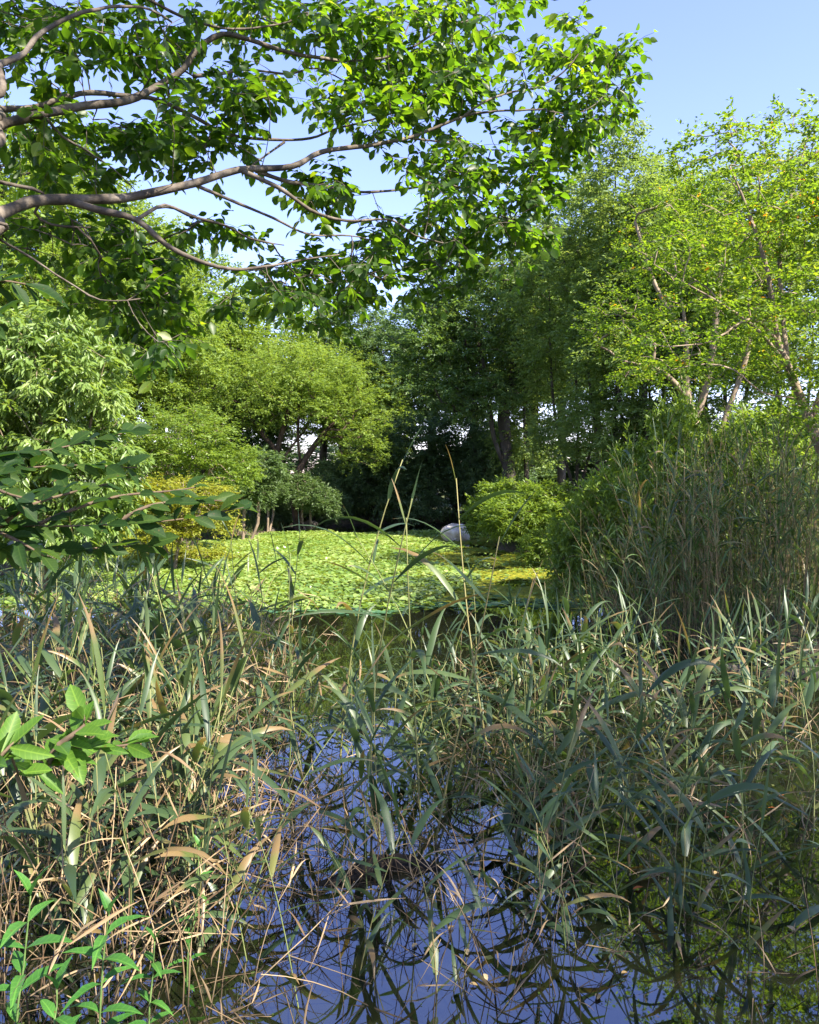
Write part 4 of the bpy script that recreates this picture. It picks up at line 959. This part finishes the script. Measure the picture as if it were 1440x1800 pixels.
for k, (x, y, h, rz, _, px, tl) in enumerate(R_ALL[NI:]):
    st_, lv = RV[k % NV]; Rm = rotm(tl, rz)
    for (V, F), isl in [(st_, 0)] + [(l, 1) for l in lv]:
        parts.append(((V * (h + .25)) @ Rm.T + np.array([x, y, -.25]), F)); rnds.append(np.full(len(V), rng.uniform(0, 1) if isl else .9))
V, F = join(parts)
mobj('reed_mass', mkmesh('reed_mass', V, F, np.concatenate(rnds), smooth=True), M['reed'], label='mass of green reeds farther back in the beds', cat='reeds', kind='stuff')

# leafy reeds that rise out of the cane clump on the right bank
for k in range(48):
    px, d = rng.uniform(1085, 1450), rng.uniform(8.8, 11.5); p = PZ(px, d); h = rng.uniform(1.7, 2.75)
    col = next(n_ for lim, n_ in [(1160, 'left of the pale forked trunk'), (1230, 'below the pale forked trunk'), (1310, 'right of the pale forked trunk'), (1380, 'left of the arching trunk'), (9999, 'at the right edge')] if px < lim)
    put_reed(9000 + k, p[0], p[1], h, rng.uniform(0, 6.28), '%s leafy reed rising from the cane clump, %s' % ('tall' if h > 2.3 else 'medium' if h > 2 else 'short', col), 'leafy reeds in the cane clump', abs(rng.normal(0, .08)), .62)

# ------------------------------------------------------------------ dry stalks
def dry_variant(seed):
    r = np.random.default_rng(seed); n = 7; t = np.linspace(0, 1, n)
    kind = seed % 4
    b = r.uniform(-.3, .65)
    x = b * t ** 2; z = t - .35 * abs(b) * t ** 3
    pts = np.stack([x, .02 * np.sin(5 * t + seed), z], 1)
    if kind == 3:                              # snapped: the top folds over
        k = 4
        for i in range(k, n): pts[i] = pts[k - 1] + np.array([.13, .02, -.05]) * (i - k + 1)
    stem = tube(pts, np.linspace(.0038, .0018, n), 4)
    lv = []
    for q in range(int(r.integers(1, 4))):
        p = pts[int(r.integers(2, n))]
        V, F = blade(r.uniform(.12, .3), r.uniform(.006, .013), r.uniform(.6, 2.2), r.uniform(.2, 1.6), 5, r.uniform(-2.5, 2.5), .5, r.normal(0, .4))
        az = r.uniform(0, 6.28); c, s = math.cos(az), math.sin(az)
        lv.append((V @ np.array([[c, -s, 0], [s, c, 0], [0, 0, 1]]).T + p, F))
    return stem, lv
DVr = [dry_variant(300 + k) for k in range(16)]
DM = []
for a, b in DVr:
    a = mkmesh('stem', *a, smooth=True); a.materials.append(M['dry_o']); b = [mkmesh('dry_leaf', *q, smooth=True) for q in b]; [q.materials.append(M['dry_o']) for q in b]; DM.append((a, b))
Y1 = ('dry tan stalk in the tangle of the left reed bed', 'dry stalks of the left bed')
Y2 = ('dry tan stalk crossing open water at bottom centre', 'dry stalks at bottom centre')
Y3 = ('dry tan stalk standing among the right hand reeds', 'dry stalks of the right bed')
dl = (rsample(300, -40, 380, 2.75, 5.0, .4, .95, Y1) + rsample(400, -60, 520, 5.0, 9.0, .5, 1.05, Y1) + rsample(240, 340, 1040, 2.75, 4.6, .2, .65, Y2) + rsample(80, 380, 560, 3.5, 6, .35, .75, Y1)
      + rsample(90, 760, 1000, 4.3, 8, .3, .65, Y3) + rsample(150, 900, 1470, 3.8, 7.6, .3, .75, Y3) + rsample(35, 1020, 1470, 2.8, 3.8, .2, .5, Y3))
dl.sort(key=lambda a: -(a[2] / a[1]) * (1 if -20 < a[5] < 1460 else .2))
# keep a fair share of singles for every zone
single, seen = [], {Y1: 0, Y2: 0, Y3: 0}; lim = {Y1: 140, Y2: 90, Y3: 70}; rest = []
for a in dl:
    if seen[a[4]] < lim[a[4]]: single.append(a); seen[a[4]] += 1
    else: rest.append(a)
def dtilt(): return min(1.15, abs(rng.normal(0, .46)))
for k, (x, y, h, rz, zn, px, tl) in enumerate(single):
    b, nm = {Y1: ('L', 'in the left bed'), Y2: ('C', 'in open water'), Y3: ('R', 'in the right bed')}[zn]; a, row, col = cell(px, y, h + .2, b)
    root = empty('dry_stalk', (x, y, -.2)); tag(root, '%s tan stalk %s, %s row, %s' % (a, nm, row, col), 'dry stalk', zn[1])
    root.rotation_euler = (dtilt(), 0, rz); root.scale = (h + .2,) * 3
    mobj('stem', DM[k % 16][0], None, root)
    for q in DM[k % 16][1]: mobj('dry_leaf', q, None, root)
parts = []; rnds = []
for k, (x, y, h, rz, _, px, tl) in enumerate(rest):
    Rm = rotm(dtilt(), rz); rv = rng.uniform(0, 1)
    for V, F in [DVr[k % 16][0]] + DVr[k % 16][1]:
        parts.append(((V * (h + .2)) @ Rm.T + np.array([x, y, -.2]), F)); rnds.append(np.full(len(V), rv))
V, F = join(parts)
mobj('dry_stalk_tangle', mkmesh('dry_stalk_tangle', V, F, np.concatenate(rnds), smooth=True), M['dry'], label='tangle of dry tan stalks between the reeds', cat='dry stalks', kind='stuff')

# ------------------------------------------------------------------ tall cane clump at the right
def cane_variant(seed):
    r = np.random.default_rng(seed); n = 10; t = np.linspace(0, 1, n)
    b = r.uniform(-.05, .42)
    pts = np.stack([b * t ** 2.2, .015 * np.sin(4 * t + seed), t], 1)
    stem = tube(pts, np.linspace(.0022, .0008, n), 4)
    lv = []
    for q in range(int(r.integers(9, 15))):
        tt = r.uniform(.18, 1); i = min(n - 2, int(tt * (n - 1)))
        V, F = blade(r.uniform(.08, .18), r.uniform(.005, .011), r.uniform(.3, 1.1), r.uniform(.3, 1.9), 5, r.uniform(-1, 1), .3, r.normal(0, .3))
        az = r.uniform(0, 6.28); c, s = math.cos(az), math.sin(az)
        lv.append((V @ np.array([[c, -s, 0], [s, c, 0], [0, 0, 1]]).T + pts[i], F))
    rn = np.concatenate([np.full(len(v), r.uniform(0, 1)) for v, f in lv])
    return stem, join(lv), rn
CV = [cane_variant(500 + k) for k in range(14)]
CM = []
for a, b, rn in CV:
    a = mkmesh('stem', *a, smooth=True); a.materials.append(M['canestem']); b = mkmesh('leaves', *b, rnd=rn, smooth=True); b.materials.append(M['cane']); CM.append((a, b))
cs = []
for _ in range(620):
    d = rng.uniform(8.6, 12.0); px = rng.uniform(1065, 1560) + (d - 9) * -12
    p = PZ(px, d)
    u = (px - 1040) / 400
    h = rng.uniform(1.0, 2.8) * (.62 + .38 * min(1, max(0, u) * 1.6))
    lean = max(0, .55 - u) * rng.uniform(.2, 1.1) + rng.normal(0, .10)
    cs.append((p[0], p[1], h, lean, rng.uniform(0, 6.28), px))
cs.sort(key=lambda a: -(a[2] / a[1]) * (1 if a[5] < 1450 else .2))
def cane_rot(lean, rz): return Matrix.Rotation(-lean, 4, 'Y') @ Matrix.Rotation(float(rng.normal(0, .12)), 4, 'X') @ Matrix.Rotation(rz, 4, 'Z')
parts = []; rnds = []; sp = []; sr = []
for k, (x, y, h, lean, rz, px) in enumerate(cs):
    z = max(-.2, float(hgt(np.array([x]), np.array([y]))[0]) - .05); Rm = cane_rot(lean, rz)
    if k < 300:
        root = empty('tall_cane', (x, y, z)); a = 'tall' if h > 2.2 else 'medium' if h > 1.75 else 'short'; col = next(n for lim, n in [(1090, 'at the left flank'), (1160, 'left of the pale forked trunk'), (1230, 'below the pale forked trunk'), (1310, 'right of the pale forked trunk'), (1380, 'left of the arching trunk'), (9999, 'at the right edge')] if px < lim)
        tag(root, '%s cane in the clump, %s half, %s' % (a, 'front' if y < 10.2 else 'rear', col), 'cane', 'tall canes of the right hand clump')
        root.rotation_euler = Rm.to_euler(); root.scale = (h, h, h)
        mobj('stem', CM[k % 14][0], None, root); mobj('leaves', CM[k % 14][1], None, root, kind='stuff')
    else:
        R3 = np.array(Rm.to_3x3()); (V0, F0), (V1, F1), rn = CV[k % 14]; T0 = np.array([x, y, z])
        parts.append(((V1 * h) @ R3.T + T0, F1)); rnds.append(rn); sp.append(((V0 * h) @ R3.T + T0, F0)); sr.append(np.full(len(V0), rng.uniform(0, 1)))
cr = empty('cane_mass', (0, 0, 0)); tag(cr, 'dense back of the tall cane clump at right', 'canes', kind='stuff')
mobj('leaves', mkmesh('leaves', *join(parts), rnd=np.concatenate(rnds), smooth=True), M['cane'], cr, kind='stuff')
mobj('stems', mkmesh('stems', *join(sp), rnd=np.concatenate(sr), smooth=True), M['canestem_f'], cr, kind='stuff')

# ------------------------------------------------------------------ log and fallen leaves
lp = smoothline([PZ(555, 3.80, -.03), PZ(610, 3.86, .0), PZ(665, 3.95, .018), PZ(720, 3.98, .005), PZ(790, 3.95, -.035)], .02)
lo = empty('sunken_log', lp[0]); tag(lo, 'dark wet log half sunk in the water at lower centre', 'log')
tl_ = np.linspace(0, 1, len(lp)); rr = (.030 + .022 * np.sin(tl_ * math.pi)) * (1 + .16 * np.sin(tl_ * 31) * np.sin(tl_ * 13 + 1)) + rng.normal(0, .002, len(lp))
V, F = tube(lp - lp[0], rr, 14); V = V + rng.normal(0, .0028, V.shape)
mobj('log', mkmesh('log', V, F, smooth=True), M['log'], lo)
for q, (dx, dz) in ((len(lp) // 3, (-.09, .03)), (2 * len(lp) // 3, (.07, .035))):
    p = lp[q]
    mobj('side_branch', mkmesh('side_branch', *tube(smoothline([p, p + (dx * .5, -.05, dz), p + (dx, -.13, dz * .5)], .02) - lp[0], np.linspace(.014, .005, len(smoothline([p, p + (dx * .5, -.05, dz), p + (dx, -.13, dz * .5)], .02))), 7), smooth=True), M['log'], lo)
fl = mkmesh('fallen_leaf', *leaf_full(.4, .08, .12)); fl.materials.append(M['fallen_o'])
ft = mkmesh('fallen_leaf', *leaf_full(.55, .1, .15)); ft.materials.append(M['fallen_t'])
for k, (px, py, s) in enumerate([(1172, 1422, .06), (1205, 1422, .045), (1222, 1421, .05), (1296, 1449, .07), (1140, 1577, .06), (1375, 1432, .045), (1390, 1408, .04), (830, 1438, .04)]):
    d = EYE * FPX / (py - 840.0); p = PZ(px, d)
    o = mobj('fallen_leaf', fl, None, label='small orange fallen leaf floating among the right hand reeds', cat='fallen leaf', group='orange fallen leaves on the water'); o.location = (p[0], p[1], .008); o.rotation_euler = (.05, .05, rng.uniform(-.5, .5) + 1.4); o.scale = (s, s, s)
for k in range(28):
    px, py = rng.uniform(600, 1430), rng.uniform(1380, 1790); d = EYE * FPX / (py - 840.0); p = PZ(px, d); s = rng.uniform(.02, .045)
    o = mobj('fallen_leaf', ft, None, label='small pale tan leaf floating on the open water', cat='fallen leaf', group='tan fallen leaves on the water'); o.location = (p[0], p[1], .008); o.rotation_euler = (.05, .05, rng.uniform(0, 6.28)); o.scale = (s, s, s)

# ------------------------------------------------------------------ specks of weed and litter on the near water
n = 5000
y = np.sqrt(rng.uniform(2.6 ** 2, 11.5 ** 2, n)); x = rng.uniform(-.56, .56, n) * y
cl = np.sin(x * 3.1 + 1.7 * np.sin(y * 1.9)) + np.sin(y * 2.7 + x * 1.1) > .1
x, y = x[cl], y[cl]; k = pond_sd(x, y) < 0; x, y = x[k], y[k]; n = len(x)
dR = frames(np.stack([rng.normal(0, 1, n), rng.normal(0, 1, n), np.zeros(n)], 1), np.stack([rng.normal(0, .05, n), rng.normal(0, .05, n), np.ones(n)], 1))
V, F = merge(dv, np.array([[0, 1, 2], [0, 2, 3]]), dR, np.stack([x, y, rng.uniform(.003, .008, n)], 1), np.exp(rng.normal(-4.9, .5, n)))
mobj('floating_specks', mkmesh('floating_specks', V, F, np.repeat(rng.uniform(0, 1, n), 4)), M['grass'], label='specks of weed and litter on the near water', cat='specks', kind='stuff')
